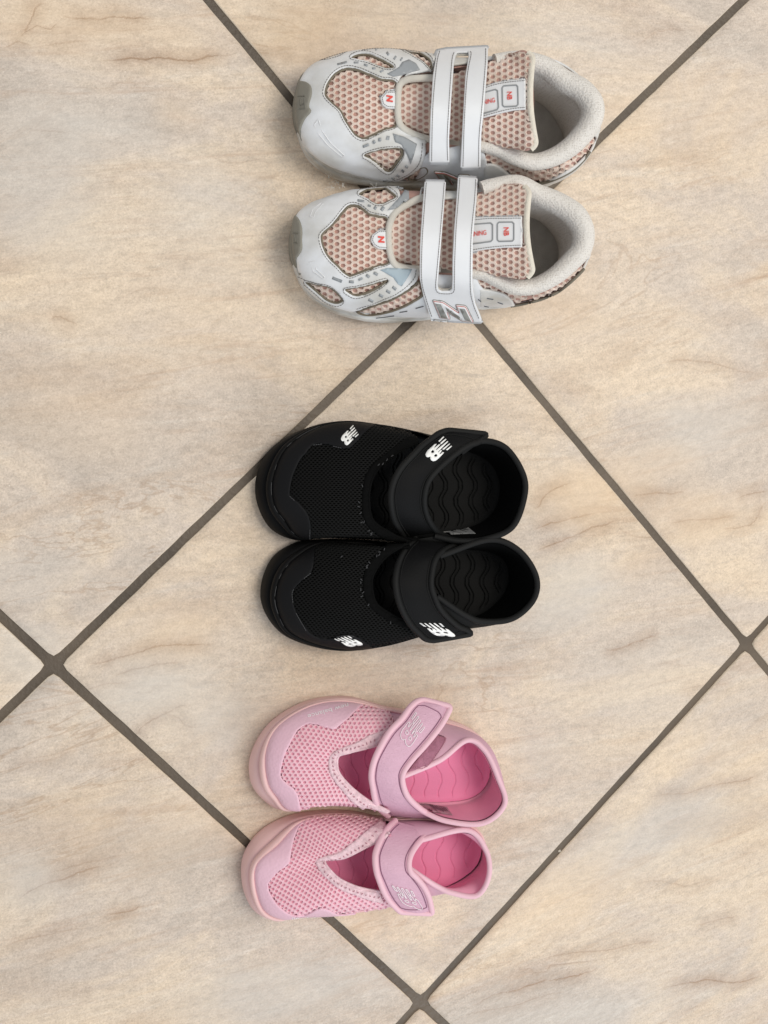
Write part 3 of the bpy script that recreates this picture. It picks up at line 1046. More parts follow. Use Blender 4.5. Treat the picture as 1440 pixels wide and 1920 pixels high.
    Sc = crk(So, 10); Rc = crk(Rm, 10)
    Sc[:, 2] -= 0.003
    ou = np.gradient(Sc, axis=0); ou[:, 2] = 0; ou /= np.linalg.norm(ou, axis=1, keepdims=True)
    ou = np.stack([ou[:, 1], -ou[:, 0], 0 * ou[:, 0]], 1)
    if ((Sc - Sc.mean(0)) * ou).sum() < 0: ou = -ou
    rows = []
    for th in np.linspace(0, 1, 20):
        a = 1 - math.cos(th * math.pi / 2); a = a * 0.6 + th * 0.4
        s = math.sin(th * math.pi / 2) * 0.6 + th * 0.4
        q = Sc + (Rc - Sc) * a
        q[:, 2] = Sc[:, 2] + (Rc[:, 2] - Sc[:, 2]) * s
        q += ou * 0.002 * math.sin(th * math.pi)
        rows.append(q)
    Gc = np.stack(rows)
    collar = Base(Gc)
    collar.mesh("heel_collar", M['collar'], R)
    # lining: same wall, stepped inwards
    inw = []
    for i, r_ in enumerate(rows[::-1]):
        q = r_ - ou * 0.0022
        q = q.copy(); q[:, 2] -= 0.0004 if i < 18 else 0
        q[:, 2] = np.maximum(q[:, 2], zi + 0.0005)
        inw.append(q)
    li = Base(np.stack(inw), flip=False)
    if li.N[10, len(Rc) // 2] @ ou[len(Rc) // 2] > 0:
        li.N = -li.N; li.faces = [f[::-1] for f in li.faces]
    mk("collar_lining", li.V, li.faces, M['collar_lining'], R)
    tube("collar_piping", Rc + np.array([0, 0, 0.0002]), D.get('pipe_r', 0.0017), M['piping'], R, sides=10, n=140)
    if 'pad' in D:
        drape("fastener_pad", collar, D['pad'], M['pad'], R, off=0.0016, edge=1.5, step=2.4, thick=0.001, wob=0.0006, smooth=False)
        stitches("pad_stitches", collar, [D['pad_stitch']], M['thread2'], R, off=0.0018, r=0.00028, dash=2.6, gap=1.6)
    if 'label_quad' in D:
        t = drape("size_label", li, [p[:2] for p in D['label_quad']], M['label'], R, off=0.0006, edge=0, step=3, smooth=False, thick=0.0002, keepmiss=True)
        # printed rows on the label (plain bars and ticks of print)
        parts = []
        q4 = [np.array(p[:2]) for p in D['label_quad']]
        def bl(u, v): return q4[0] * (1 - u) * (1 - v) + q4[1] * u * (1 - v) + q4[3] * (1 - u) * v + q4[2] * u * v
        r0 = random.Random(4)
        Vp = []; Fp = []
        def bar(u0, v0, u1, v1):
            b = len(Vp)
            for uu, vv in ((u0, v0), (u1, v0), (u1, v1), (u0, v1)):
                x, y = bl(uu, vv); l, nn = li.hit(x, y); Vp.append(l + nn * 0.0009)
            Fp.append((b, b + 1, b + 2, b + 3))
        for k in range(7):
            u = 0.52 + k * 0.062
            a0 = r0.uniform(0.12, 0.3)
            bar(u, a0, u + 0.028, r0.uniform(0.6, 0.9))
        bar(0.46, 0.08, 0.49, 0.92)
        if np.cross(Vp[1] - Vp[0], Vp[2] - Vp[0]) @ (CAM_C - Vp[0]) < 0: Fp = [q[::-1] for q in Fp]
        mk("label_print", Vp, Fp, M['print'], t)
    # -------- strap
    n1 = 70
    L = cr(PW(D['strapL']), n1); Rr = cr(PW(D['strapR']), n1)
    rows = []
    wm = np.linalg.norm(L - Rr, axis=1).mean()
    for k in range(13):
        t = k / 12
        q = L * (1 - t) + Rr * t
        q[:, 2] += 0.0016 * math.sin(math.pi * t) - 0.0004
        rows.append(q)
    strap = Base(np.stack(rows))
    strap.mesh("strap", M['strap'], R, solid=(0.0022, -1))
    # piping all round the free edge
    endc = np.stack([L[-1] * (1 - t) + Rr[-1] * t for t in np.linspace(0, 1, 8)[1:-1]])
    loop = np.vstack([L, endc, Rr[::-1]])
    loop = resample(loop, 170)
    # soften the corners
    for _ in range(2):
        loop[1:-1] = 0.5 * loop[1:-1] + 0.25 * (loop[:-2] + loop[2:])
    tube("strap_piping", loop - np.array([0, 0, 0.0004]), D.get('spipe_r', 0.0019), M['piping'], R, sides=10)
    # stitch groove a little inside the piping
    def inl(t): return L * (1 - t) + Rr * t
    gi = D.get('gin', 0.13)
    i0, i1 = 3, n1 - 1 - D.get('gend', 4)
    ln = np.vstack([inl(gi)[i0:i1], np.stack([inl(gi)[i1] * (1 - t) + inl(1 - gi)[i1] * t for t in np.linspace(0, 1, 6)[1:-1]]), inl(1 - gi)[i0:i1][::-1]])
    ln = resample(ln, 150)
    lp = np.array([strap.bvh.find_nearest(Vector(q))[0] for q in ln])
    lp[:, 2] += 0.0001
    tube("strap_seam", lp, 0.00033, M['seam_dark'], R, sides=5)
    logo(strap, D['logo'], M['logo'], R, outline=D.get('logo_outline', False), off=0.0005)
    if 'toe_logo' in D:
        capb = Base(vamp.G + vamp.N * 0.0017, flip=False); capb.N = vamp.N
        logo(capb, D['toe_logo'], M['logo'], R, off=0.0004)
    if 'toe_text' in D:
        capb = Base(vamp.G + vamp.N * 0.0017, flip=False); capb.N = vamp.N
        tt = D['toe_text']
        laytext("printed_wordmark", capb, tt['txt'], tt['c'], tt['x'], tt['y'], M['logo'], R, off=0.0003, bold=0.012, bend=tt.get('bend'))
    return R
# ------------------------------------------------------------------ pink sandals
A = crop(450, 1290, 5.143); B = crop(670, 1290, 4.8); Gc_ = crop(440, 1500, 5.143); H = crop(660, 1510, 5.143)
MP = dict(
    sole=mat("pink_rubber", srgb(238, 198, 196), 0.55, 0.06, 50, 0.12, 900, 0.3),
    insole=mat("hot_pink_foam", srgb(244, 146, 184), 0.7, 0.05, 60, 0.25, 1500, 0.25),
    lining=mat("pink_lining", srgb(230, 164, 184), 0.85, 0.1, 300, 0.3, 1200, 0.2),
    mesh=mat("pink_mesh", srgb(250, 202, 214), 0.7, 0.05, 200, 0.3, 2500, 0.3),
    cap=mat("lilac_film", srgb(234, 192, 208), 0.42, 0.04, 60, 0.28, 620, 0.4, kind='voronoi'),
    binding=mat("pale_pink_knit", srgb(246, 212, 220), 0.9, 0.22, 420, 1.0, 900, 0.2),
    collar=mat("lilac_neoprene", srgb(220, 175, 194), 0.6, 0.05, 80, 0.2, 1200, 0.3),
    collar_lining=mat("rose_lining", srgb(236, 164, 188), 0.8, 0.06, 120, 0.25, 1500, 0.2),
    piping=mat("lilac_piping", srgb(238, 194, 207), 0.55, 0.04, 80, 0.15, 1500, 0.35),
    strap=mat("lilac_leatherette", srgb(218, 174, 194), 0.5, 0.05, 90, 1.0, 620, 0.4, stretch=(1, 2.4, 1)),
    pad=mat("mauve_hook_pad", srgb(188, 130, 152), 0.95, 0.18, 500, 1.0, 1400, 0.15),
    thread2=mat("pink_thread", srgb(186, 128, 144), 0.7),
    seam=mat("pink_seam", srgb(205, 160, 178), 0.7),
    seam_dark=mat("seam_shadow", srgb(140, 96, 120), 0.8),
    label=mat("printed_label", srgb(176, 140, 150), 0.6, 0.1, 400),
    print=mat("label_ink", srgb(110, 78, 92), 0.7),
    logo=mat("white_print", srgb(246, 236, 240), 0.5),
)
def pull(cx, cy, k, s):
    """lattice pulled together towards the throat"""
    def w(x, y):
        dx, dy = x - cx, y - cy
        r = math.hypot(dx, dy) + 1e-6
        f = 1 - k * math.exp(-(r / s) ** 2)
        return cx + dx * f, cy + dy * f
    return w

z1 = 0.8
topO = [q + (z1,) for q in A([(1440,190),(1050,92),(650,140),(300,350),(115,650),(110,920),(250,1100),(410,1168)])] + \
    [(592,1498,z1),(690,1502,z1),(770,1504,z1),(845,1502,z1),(888,1490,z1),(914,1462,z1),(919,1425,z1),(904,1385,z1),(868,1359,z1),(800,1338,z1)]
topI = A([(1440,225,1.6),(1020,135,1.7),(680,180,2.0),(370,370,2.3),(250,620,2.5),(265,900,2.4),(350,1045,2.1),(470,1165,1.9)]) + \
    [1.7,1.6,1.6,1.6,1.7,1.8,1.8,1.7,1.6,1.6]
def zz(pts, z): return [(p[0], p[1], z) for p in pts]
pink_top = dict(name="pink_sandal", base=(680, 1430), cat="sandal", group="pair of pink water sandals",
    label="pink open sandal with its mauve fastener pad showing, beside the black pair",
    O=topO, I=topI, vamp_cols=(0, 10), insole_z=1.8, puff=0.92,
    T=A([(1440,470,4.0),(1350,535,4.0),(1200,580,3.95),(1060,612,3.9),(950,645,3.8),(932,740,3.7),(965,835,3.7),(1085,965,3.7),(1250,1085,3.6),(1440,1180,3.5)]),
    mesh_poly=A([(1250,140),(1180,170),(1060,290),(940,390),(900,408),(840,400),(750,370),(690,362),(620,375),(560,420),(490,540),(430,670),(400,800),(405,855),(450,905),(520,960),(560,1020),(575,1080),(585,1200),(800,1230),(1100,1270),(1440,1290),(1440,1180),(1250,1085),(1085,965),(965,835),(932,740),(950,645),(1060,612),(1200,580),(1350,535),(1480,440),(1480,200)]),
    lattice=((5.4, -6.4), (3.7, 6.9), (560, 1420)), hole=0.58, hs=(1.0, 1.0), warp=pull(650, 1432, 0.33, 62),
    cap=A([(1230,150),(1180,172),(1060,290),(940,390),(900,408),(840,400),(750,370),(690,362),(620,375),(560,420),(490,540),(430,670),(400,800),(405,855),(450,905),(520,960),(560,1020),(575,1080),(585,1190)]),
    binding=A([(1440,398),(1340,430),(1250,455),(1150,510),(1000,570),(890,620),(852,680),(852,780),(895,880),(950,955),(1040,1060),(1140,1130),(1290,1200),(1400,1240)]),
    bstitch=[q for q in smoothpoly(A([(1290,500),(1200,535),(1100,570),(960,600),(895,650),(890,740),(915,830),(1000,930),(1090,1030),(1200,1105),(1300,1150)]), 7.5, False)],
    collar_cols=[10,11,12,13,14,15,16,17,18],
    rim=B([(545,1090,3.0),(800,1196,3.7),(1130,1215,4.2),(1325,1040,4.6),(1262,800,4.4),(1145,560,4.0),(985,470,3.8),(740,650,4.3),(400,800,4.5)]),
    pad=B([(440,760),(470,720),(600,560),(700,430),(800,455),(790,490),(630,715),(560,730)]),
    pad_stitch=B([(500,712),(615,712),(785,485),(715,455)]),
    label_quad=B([(490,1025,1.75),(805,1078,1.75),(855,1150,2.9),(610,1110,2.9)]),
    strapL=A([(1430,1235,2.0),(1350,1165,3.0),(1306,1080,3.9),(1284,960,4.5),(1268,850,4.8),(1290,720,5.0)]) + B([(206,540,5.0),(296,390,4.8),(405,275,4.5),(475,175,4.2),(545,118,3.9),(600,108,3.7)]),
    strapR=B([(740,1180,2.0),(620,1122,3.1),(550,1075,3.8),(480,1010,4.3),(436,945,4.6),(408,850,4.8),(412,765,4.9),(492,650,4.9),(592,540,4.8),(692,420,4.6),(772,310,4.3),(845,170,3.9)]),
    logo=crop(730,1325,14.4)([(710,160),(925,550),(500,1070)]), logo_outline=True,
    groove=dict(x0=650, pitch=26, lam=66, amp=6, w=1.6, depth=0.09, slant=-0.12, ph=10),
    toe_text=dict(txt="new balance", c=A([(850,222)])[0], x=(-15.5, 4.4), y=(3.2, 11), bend=0.0),
)
botO = [q + (z1,) for q in Gc_([(1440,175),(1150,125),(850,120),(540,170),(260,320),(90,560),(80,840),(180,1060),(360,1150)])] + \
    [(545,1707,z1),(625,1706,z1),(710,1695,z1),(780,1675,z1),(840,1655,z1),(885,1625,z1),(903,1590,z1),(895,1553,z1),(855,1533,z1),(780,1526,z1)]
botI = Gc_([(1440,200,1.6),(1150,165,1.7),(880,168,1.9),(620,230,2.2),(415,440,2.5),(215,620,2.6),(195,830,2.4),(275,1060,2.1),(430,1140,1.9)]) + \
    [1.8,1.7,1.6,1.6,1.6,1.7,1.8,1.7,1.6,1.6]
pink_bot = dict(name="pink_sandal", base=(680, 1620), cat="sandal", group="pair of pink water sandals",
    label="lowest pink open sandal, strap pressed down and mesh creased at the throat",
    O=botO, I=botI, vamp_cols=(0, 13), insole_z=1.8, puff=0.92,
    T=Gc_([(1500,330,4.0),(1400,385,3.9),(1300,430,3.8),(1180,490,3.7),(1050,545,3.5),(900,556,3.3),(868,590,3.3),(900,650,3.5),(1000,750,3.7),(1130,815,3.8),(1250,850,3.8),(1380,872,3.8),(1480,890,3.6)]),
    mesh_poly=Gc_([(860,150),(700,200),(640,250),(600,330),(570,420),(545,530),(530,600),(490,640),(420,690),(350,770),(330,810),(345,880),(390,960),(450,1030),(530,1085),(600,1100),(680,1090),(760,1050),(800,1035),(860,1035),(950,1070),(1040,1110),(1120,1150),(1440,1110),(1520,1050),(1480,890),(1380,872),(1250,850),(1130,815),(1000,750),(900,650),(868,590),(900,556),(1050,545),(1180,490),(1300,430),(1500,330),(1500,150)]),
    lattice=((6.2, 4.1), (3.4, -7.5), (560, 1630)), hole=0.60, hs=(1.0, 1.0), warp=pull(605, 1612, 0.25, 55),
    cap=Gc_([(860,168),(720,192),(640,250),(600,330),(570,420),(545,530),(530,600),(490,640),(420,690),(350,770),(330,810),(345,880),(390,960),(450,1030),(530,1085),(600,1100),(680,1090),(760,1050),(800,1035),(860,1035),(950,1070),(1040,1110),(1120,1135),(1180,1155)]),
    binding=Gc_([(1430,225),(1350,250),(1250,325),(1100,430),(1000,500),(900,528),(800,562),(778,605),(825,690),(895,765),(995,850),(1150,912),(1300,952),(1440,975)]),
    bstitch=[q for q in smoothpoly(Gc_([(1360,330),(1230,430),(1100,500),(900,590),(850,650),(920,740),(1020,810),(1150,865),(1300,905),(1420,925)]), 7.5, False)],
    collar_cols=[11,12,13,14,15,16,17,18,19],
    rim=H([(530,590,4.2),(690,700,4.2),(820,780,4.0),(960,842,4.1),(1200,868,4.3),(1318,680,4.5),(1290,430,4.3),(1100,238,3.9),(640,340,3.7)]),
    strapL=H([(420,150,2.6),(345,225,3.5),(285,320,4.1),(232,450,4.6),(224,530,4.8),(238,640,4.9),(268,730,4.8),(308,830,4.6),(358,915,4.2),(408,970,3.9),(470,1030,3.6)]),
    strapR=H([(850,236,2.9),(700,310,3.6),(622,390,4.2),(568,480,4.6),(550,560,4.8),(562,640,4.9),(622,700,4.8),(688,780,4.6),(733,865,4.3),(758,950,3.9),(776,1045,3.6)]),
    logo=H([(575,822),(395,772),(512,948)]), logo_outline=True,
    groove=dict(x0=640, pitch=27, lam=66, amp=6, w=1.6, depth=0.09, slant=0.1, ph=30),
    toe_text=dict(txt="new balance", c=Gc_([(735,1140)])[0], x=(14.5, 0.4), y=(-0.3, -10)),
)
sandal(pink_top, MP)
sandal(pink_bot, MP)
# ------------------------------------------------------------------ black sandals
Cc = crop(470, 780, 4.9655); Dd = crop(680, 780, 4.3636); Ee = crop(470, 1000, 4.9655); Ff = crop(680, 1000, 4.235)
bk = lambda v, b=0: srgb(v, v, v + b)
MB = dict(
    sole=mat("black_rubber", bk(15, 1), 0.6, 0.1, 60, 0.15, 900, 0.12),
    insole=mat("black_foam", bk(15), 0.8, 0.1, 60, 0.2, 1500, 0.25),
    lining=mat("black_lining", bk(5), 0.9, 0.1, 300, 0.2, 1200, 0.1),
    mesh=mat("black_mesh", bk(10), 0.8, 0.05, 200, 0.2, 2500, 0.25),
    cap=mat("black_film", bk(17, 2), 0.6, 0.06, 60, 0.10, 1200, 0.16),
    binding=mat("black_knit", bk(9), 0.9, 0.3, 420, 0.8, 900, 0.1),
    collar=mat("black_neoprene", bk(12), 0.75, 0.05, 80, 0.15, 1200, 0.25),
    collar_lining=mat("black_inside", bk(8), 0.9, 0.06, 120, 0.2, 1500, 0.1),
    piping=mat("black_piping", bk(14), 0.7, 0.04, 80, 0.15, 1500, 0.3),
    strap=mat("black_leatherette", bk(14, 1), 0.65, 0.05, 90, 0.3, 900, 0.14),
    pad=mat("black_hook_pad", bk(18), 0.95),
    thread2=mat("loose_grey_thread", srgb(62, 62, 64), 0.7),
    seam=mat("glue_line", srgb(66, 66, 68), 0.5),
    seam_dark=mat("black_seam_shadow", bk(8), 0.9),
    label=mat("grey_printed_label", srgb(150, 150, 150), 0.5, 0.1, 400),
    print=mat("black_label_ink", srgb(20, 20, 20), 0.7),
    logo=mat("white_rubber_print", srgb(250, 250, 248), 0.5),
)
def scat(poly, n, jit, seed):
    rr = random.Random(seed); p = smoothpoly(poly, 1.5, False); out = []
    for _ in range(n):
        q = p[rr.randrange(len(p))]; out.append((q[0] + rr.gauss(0, jit), q[1] + rr.gauss(0, jit)))
    return out
blkO = [q + (z1,) for q in Cc([(1440,128),(1170,78),(880,46),(560,102),(230,272),(70,530),(62,800),(190,1050),(420,1155)])] + \
    [(600,1006,z1),(690,1010,z1),(780,1010,z1),(850,1004,z1),(905,985,z1),(935,950,z1),(940,900,z1),(915,855,z1),(850,828,z1)]
blkI = Cc([(1440,140,1.6),(1180,95,1.7),(880,65,1.9),(600,118,2.1),(325,310,2.3),(205,600,2.4),(220,820,2.3),(310,960,2.1),(450,1120,1.9)]) + \
    [1.8,1.7,1.6,1.6,1.7,1.8,1.8,1.7,1.6]
black_top = dict(name="black_sandal", base=(690, 905), cat="sandal", group="pair of black water sandals",
    label="upper black closed-toe sandal with a grey size label inside its heel opening",
    O=blkO, I=blkI, vamp_cols=(0, 12), insole_z=1.15, puff=0.92,
    T=Cc([(1560,250,4.1),(1440,300,4.1),(1300,385,4.0),(1200,470,4.0),(1130,580,3.9),(1100,700,3.9),(1098,820,3.9),(1120,940,3.9),(1190,1020,3.8),(1300,1085,3.8),(1400,1130,3.7),(1500,1160,3.6)]),
    mesh_poly=Cc([(1200,80),(1050,180),(1000,240),(930,300),(880,315),(830,305),(740,285),(640,272),(580,290),(530,340),(460,430),(400,560),(370,700),(380,745),(440,790),(510,870),(550,950),(560,1050),(560,1180),(900,1200),(1300,1200),(1500,1180),(1400,1130),(1190,1020),(1098,820),(1130,580),(1300,385),(1440,300),(1560,250),(1600,100)]),
    lattice=((7.8, 0.3), (3.9, 3.9), (560, 900)), hole=0.55, hs=(1.25, 0.85),
    cap=Cc([(1215,100),(1150,105),(1050,180),(1000,240),(930,300),(880,315),(830,305),(740,285),(640,272),(580,290),(530,340),(460,430),(400,560),(370,700),(380,745),(440,790),(510,870),(550,950),(560,1050),(560,1150)]),
    binding=Cc([(1540,200),(1440,228),(1310,310),(1220,380),(1130,450),(1062,560),(1036,680),(1026,850),(1046,960),(1115,1060),(1245,1130),(1480,1190)]),
    bstitch=scat(Cc([(1310,365),(1220,425),(1130,500),(1060,590),(1020,680),(1000,860),(1040,980),(1140,1100)]), 13, 1.3, 5),
    glue=[(2.9,3.6,.00016),(3.75,3.95,.00018),(4.5,4.7,.00016),(5.1,5.6,.00022),(6.1,6.5,.00018),(6.7,7.1,.00014),(7.6,7.8,.00018)],
    capstitch=[Cc([(372,742),(420,785)]), Cc([(560,1040),(556,1130)]), Cc([(770,292),(850,308)]), Cc([(590,284),(680,272)])],
    collar_cols=[10,11,12,13,14,15,16,17,18],
    rim=Dd([(590,985,3.2),(790,1022,3.7),(1000,1008,4.1),(1225,905,4.5),(1325,640,4.7),(1300,450,4.6),(1160,255,4.3),(960,207,4.0),(800,300,4.1)]),
    label_quad=Dd([(600,872,1.5),(832,890,1.6),(925,968,3.0),(722,975,3.0)]),
    strapL=Dd([(360,1015,2.0),(310,940,3.1),(258,840,4.1),(234,720,4.7),(234,620,4.9),(262,520,5.0),(320,420,5.0),(408,325,4.8),(486,246,4.5),(565,187,4.2),(625,143,4.0),(700,117,3.8)]),
    strapR=Dd([(720,1010,2.2),(610,942,3.2),(542,850,4.0),(508,740,4.5),(508,640,4.8),(535,540,4.9),(590,465,4.9),(680,378,4.7),(780,298,4.5),(876,238,4.3),(955,212,4.1),(1022,150,3.8)]),
    logo=crop(780,810,18)(LG_SRC), toe_logo=crop(630,785,24)([(770,310),(1000,705),(455,1200)]),
    groove=dict(x0=655, pitch=28, lam=60, amp=6, w=1.4, depth=0.17, slant=-0.03, ph=5, double=7),
    pipe_r=0.0019,
)
botbO = [(740,1018,z1),(670,1012,z1)] + [q + (z1,) for q in Ee([(600,62),(430,88),(220,220),(110,460),(120,700),(290,935),(600,1060),(900,1088)])] + \
    [(715,1208,z1),(790,1188,z1),(850,1172,z1),(905,1155,z1),(945,1120,z1),(958,1080,z1),(945,1040,z1),(905,1022,z1),(830,1019,z1)]
botbI = [1.7, 1.7, 1.9] + Ee([(445,215,2.1),(300,365,2.3),(233,560,2.4),(255,730,2.3),(360,915,2.1),(620,1030,2.0),(900,1070,1.9)]) + [1.8,1.7,1.6,1.6,1.7,1.8,1.8,1.7,1.6]
black_bot = dict(name="black_sandal", base=(700, 1115), cat="sandal", group="pair of black water sandals",
    label="lower black closed-toe sandal, its strap end sticking out over the floor",
    O=botbO, I=botbI, vamp_cols=(0, 12), insole_z=1.15, puff=0.92,
    T=Ee([(1480,110,4.0),(1400,130,4.1),(1290,190,4.1),(1190,290,4.1),(1130,400,4.0),(1125,500,4.0),(1150,620,4.0),(1210,690,3.9),(1330,760,3.8),(1420,800,3.7),(1500,840,3.6),(1560,870,3.5)]),
    mesh_poly=Ee([(620,40),(615,100),(600,200),(590,310),(560,380),(480,450),(410,520),(395,560),(405,650),(440,750),(500,850),(570,930),(650,960),(720,965),(800,940),(900,930),(980,950),(1060,1000),(1130,1060),(1400,1050),(1650,960),(1560,870),(1420,800),(1210,690),(1125,500),(1190,290),(1400,130),(1480,60),(1480,10)]),
    lattice=((7.8, 0.9), (3.5, 4.2), (560, 1110)), hole=0.55, hs=(1.25, 0.85),
    cap=Ee([(618,60),(615,100),(600,200),(590,310),(560,380),(480,450),(410,520),(395,560),(405,650),(440,750),(500,850),(570,930),(650,960),(720,965),(800,940),(900,930),(980,950),(1060,1000),(1130,1050),(1180,1055)]),
    binding=Ee([(1460,55),(1330,90),(1240,150),(1110,260),(1045,400),(1040,540),(1065,620),(1130,710),(1250,800),(1360,850),(1530,905)]),
    bstitch=scat(Ee([(1240,160),(1110,260),(1030,420),(1030,540),(1070,620),(1110,690),(1250,800),(1360,850)]), 13, 1.5, 8) + Ee([(850,228),(1195,180),(1240,160)]),
    glue=[(3.6,3.8,.00016),(4.1,4.35,.00018),(4.7,5.2,.00022),(5.4,6.1,.00024),(6.4,6.7,.00015)],
    capstitch=[Ee([(565,375),(500,425)]), Ee([(430,730),(470,800),(520,885)]), Ee([(800,945),(880,932),(970,940)]), Ee([(408,520),(395,560),(402,640)])],
    collar_cols=[10,11,12,13,14,15,16,17,18],
    rim=Ff([(585,500,4.3),(810,648,4.2),(960,700,4.1),(1190,675,4.3),(1358,520,4.6),(1372,330,4.7),(1230,130,4.5),(1000,52,4.2),(610,180,3.9)]),
    strapL=Ff([(420,40,2.8),(345,120,3.6),(292,220,4.2),(265,330,4.7),(264,430,4.9),(284,530,4.9),(324,630,4.7),(382,725,4.4),(448,792,4.1),(500,838,3.8),(565,852,3.6)]),
    strapR=Ff([(760,80,3.2),(640,140,3.9),(580,205,4.4),(552,310,4.7),(545,420,4.9),(575,515,4.8),(612,595,4.6),(680,672,4.3),(765,742,4.0),(820,762,3.7),(868,800,3.5)]),
    logo=Ff([(612,712),(457,710),(592,808)]), toe_logo=crop(610,1175,18)([(770,300),(325,400),(850,660)]),
    groove=dict(x0=655, pitch=28, lam=60, amp=6, w=1.4, depth=0.17, slant=0.04, ph=35, double=7),
    pipe_r=0.0019,
)
sandal(black_top, MB)
sandal(black_bot, MB)
# ------------------------------------------------------------------ white running shoes
J = crop(530, 70, 4.5); K = crop(780, 70, 4.0); Lc = crop(530, 330, 4.5); Mm = crop(780, 320, 4.235)
N1 = crop(780, 290, 10.29); N2 = crop(790, 540, 11.08)
MW = dict(
    mid=mat("worn_white_foam", srgb(234, 233, 230), 0.6, 0.16, 45, 0.35, 500, 0.3, dark=srgb(176, 170, 160)),
    liner=mat("dusty_rose_backing", srgb(196, 158, 148), 0.9, 0.12, 150, 0.3, 1300, 0.1),
    net=mat("cream_spacer_mesh", srgb(238, 219, 207), 0.75, 0.08, 90, 0.3, 2500, 0.2, dark=srgb(220, 200, 186)),
    white=mat("white_leatherette", srgb(238, 240, 244), 0.42, 0.07, 30, 0.3, 160, 0.4, dark=srgb(202, 199, 192)),
    rim=mat("window_shade_border", srgb(128, 119, 104), 0.8, 0.15, 300, 0.3, 1500, 0.2),
    thread=mat("grey_thread", srgb(122, 118, 116), 0.7),
    grey=mat("grey_rubber_bumper", srgb(140, 136, 126), 0.55, 0.12, 90, 0.25, 600, 0.3),
    emboss=mat("bumper_emboss", srgb(122, 119, 110), 0.6),
    refl=mat("reflective_grey", srgb(158, 162, 166), 0.38, 0.05, 80, 0.0, 1, 0.5),
    reflb=mat("reflective_blue_grey", srgb(170, 186, 196), 0.35, 0.1, 50, 0.0, 1, 0.5),
    frame=mat("eyestay_binding", srgb(214, 209, 200), 0.75, 0.08, 120, 0.5, 1100, 0.25),
    side=mat("silver_side_panel", srgb(224, 226, 230), 0.5, 0.08, 60, 0.15, 700, 0.35),
    collar=mat("grey_padded_lining", srgb(228, 223, 217), 0.85, 0.05, 90, 0.6, 760, 0.15, kind='voronoi', dots=(srgb(196, 190, 183), 760, 0.10, 0.42)),
    inside=mat("grey_inner_lining", srgb(228, 223, 217), 0.9, 0.05, 90, 0.5, 760, 0.1, kind='voronoi', dots=(srgb(198, 192, 185), 760, 0.10, 0.40)),
    insole=mat("grey_insole", srgb(205, 202, 195), 0.9, 0.1, 200, 0.3, 1200, 0.1),
    strap=mat("white_strap_leatherette", srgb(238, 239, 242), 0.45, 0.07, 24, 0.5, 110, 0.4),
    strapedge=mat("strap_backing", srgb(196, 192, 184), 0.8),
    tongue_edge=mat("tongue_binding", srgb(230, 222, 208), 0.9, 0.08, 300, 0.8, 1100, 0.15),
    patch=mat("white_tongue_patch", srgb(232, 232, 234), 0.45, 0.03, 60, 0.1, 300, 0.4),
    red=mat("red_print", srgb(224, 74, 62), 0.5),
    outline=mat("grey_print", srgb(150, 152, 154), 0.5),
    taupe=mat("taupe_line", srgb(118, 112, 100), 0.7),
    gletter=mat("silver_letter", srgb(142, 144, 142), 0.35, 0.12, 200, 0.0, 1, 0.5),
    redline=mat("dull_red_line", srgb(186, 84, 78), 0.6),
    slit=mat("perforation", srgb(96, 98, 104), 0.8),
    fuzz=mat("frayed_fibre", srgb(222, 220, 214), 0.8),
    dark=mat("insole_edge", srgb(80, 76, 70), 0.9),
)
NPOLY = [(245,225),(385,570),(585,600),(530,450),(840,635),(1075,665),(930,360),(890,335),(725,320),(775,470),(470,265),(420,245)]

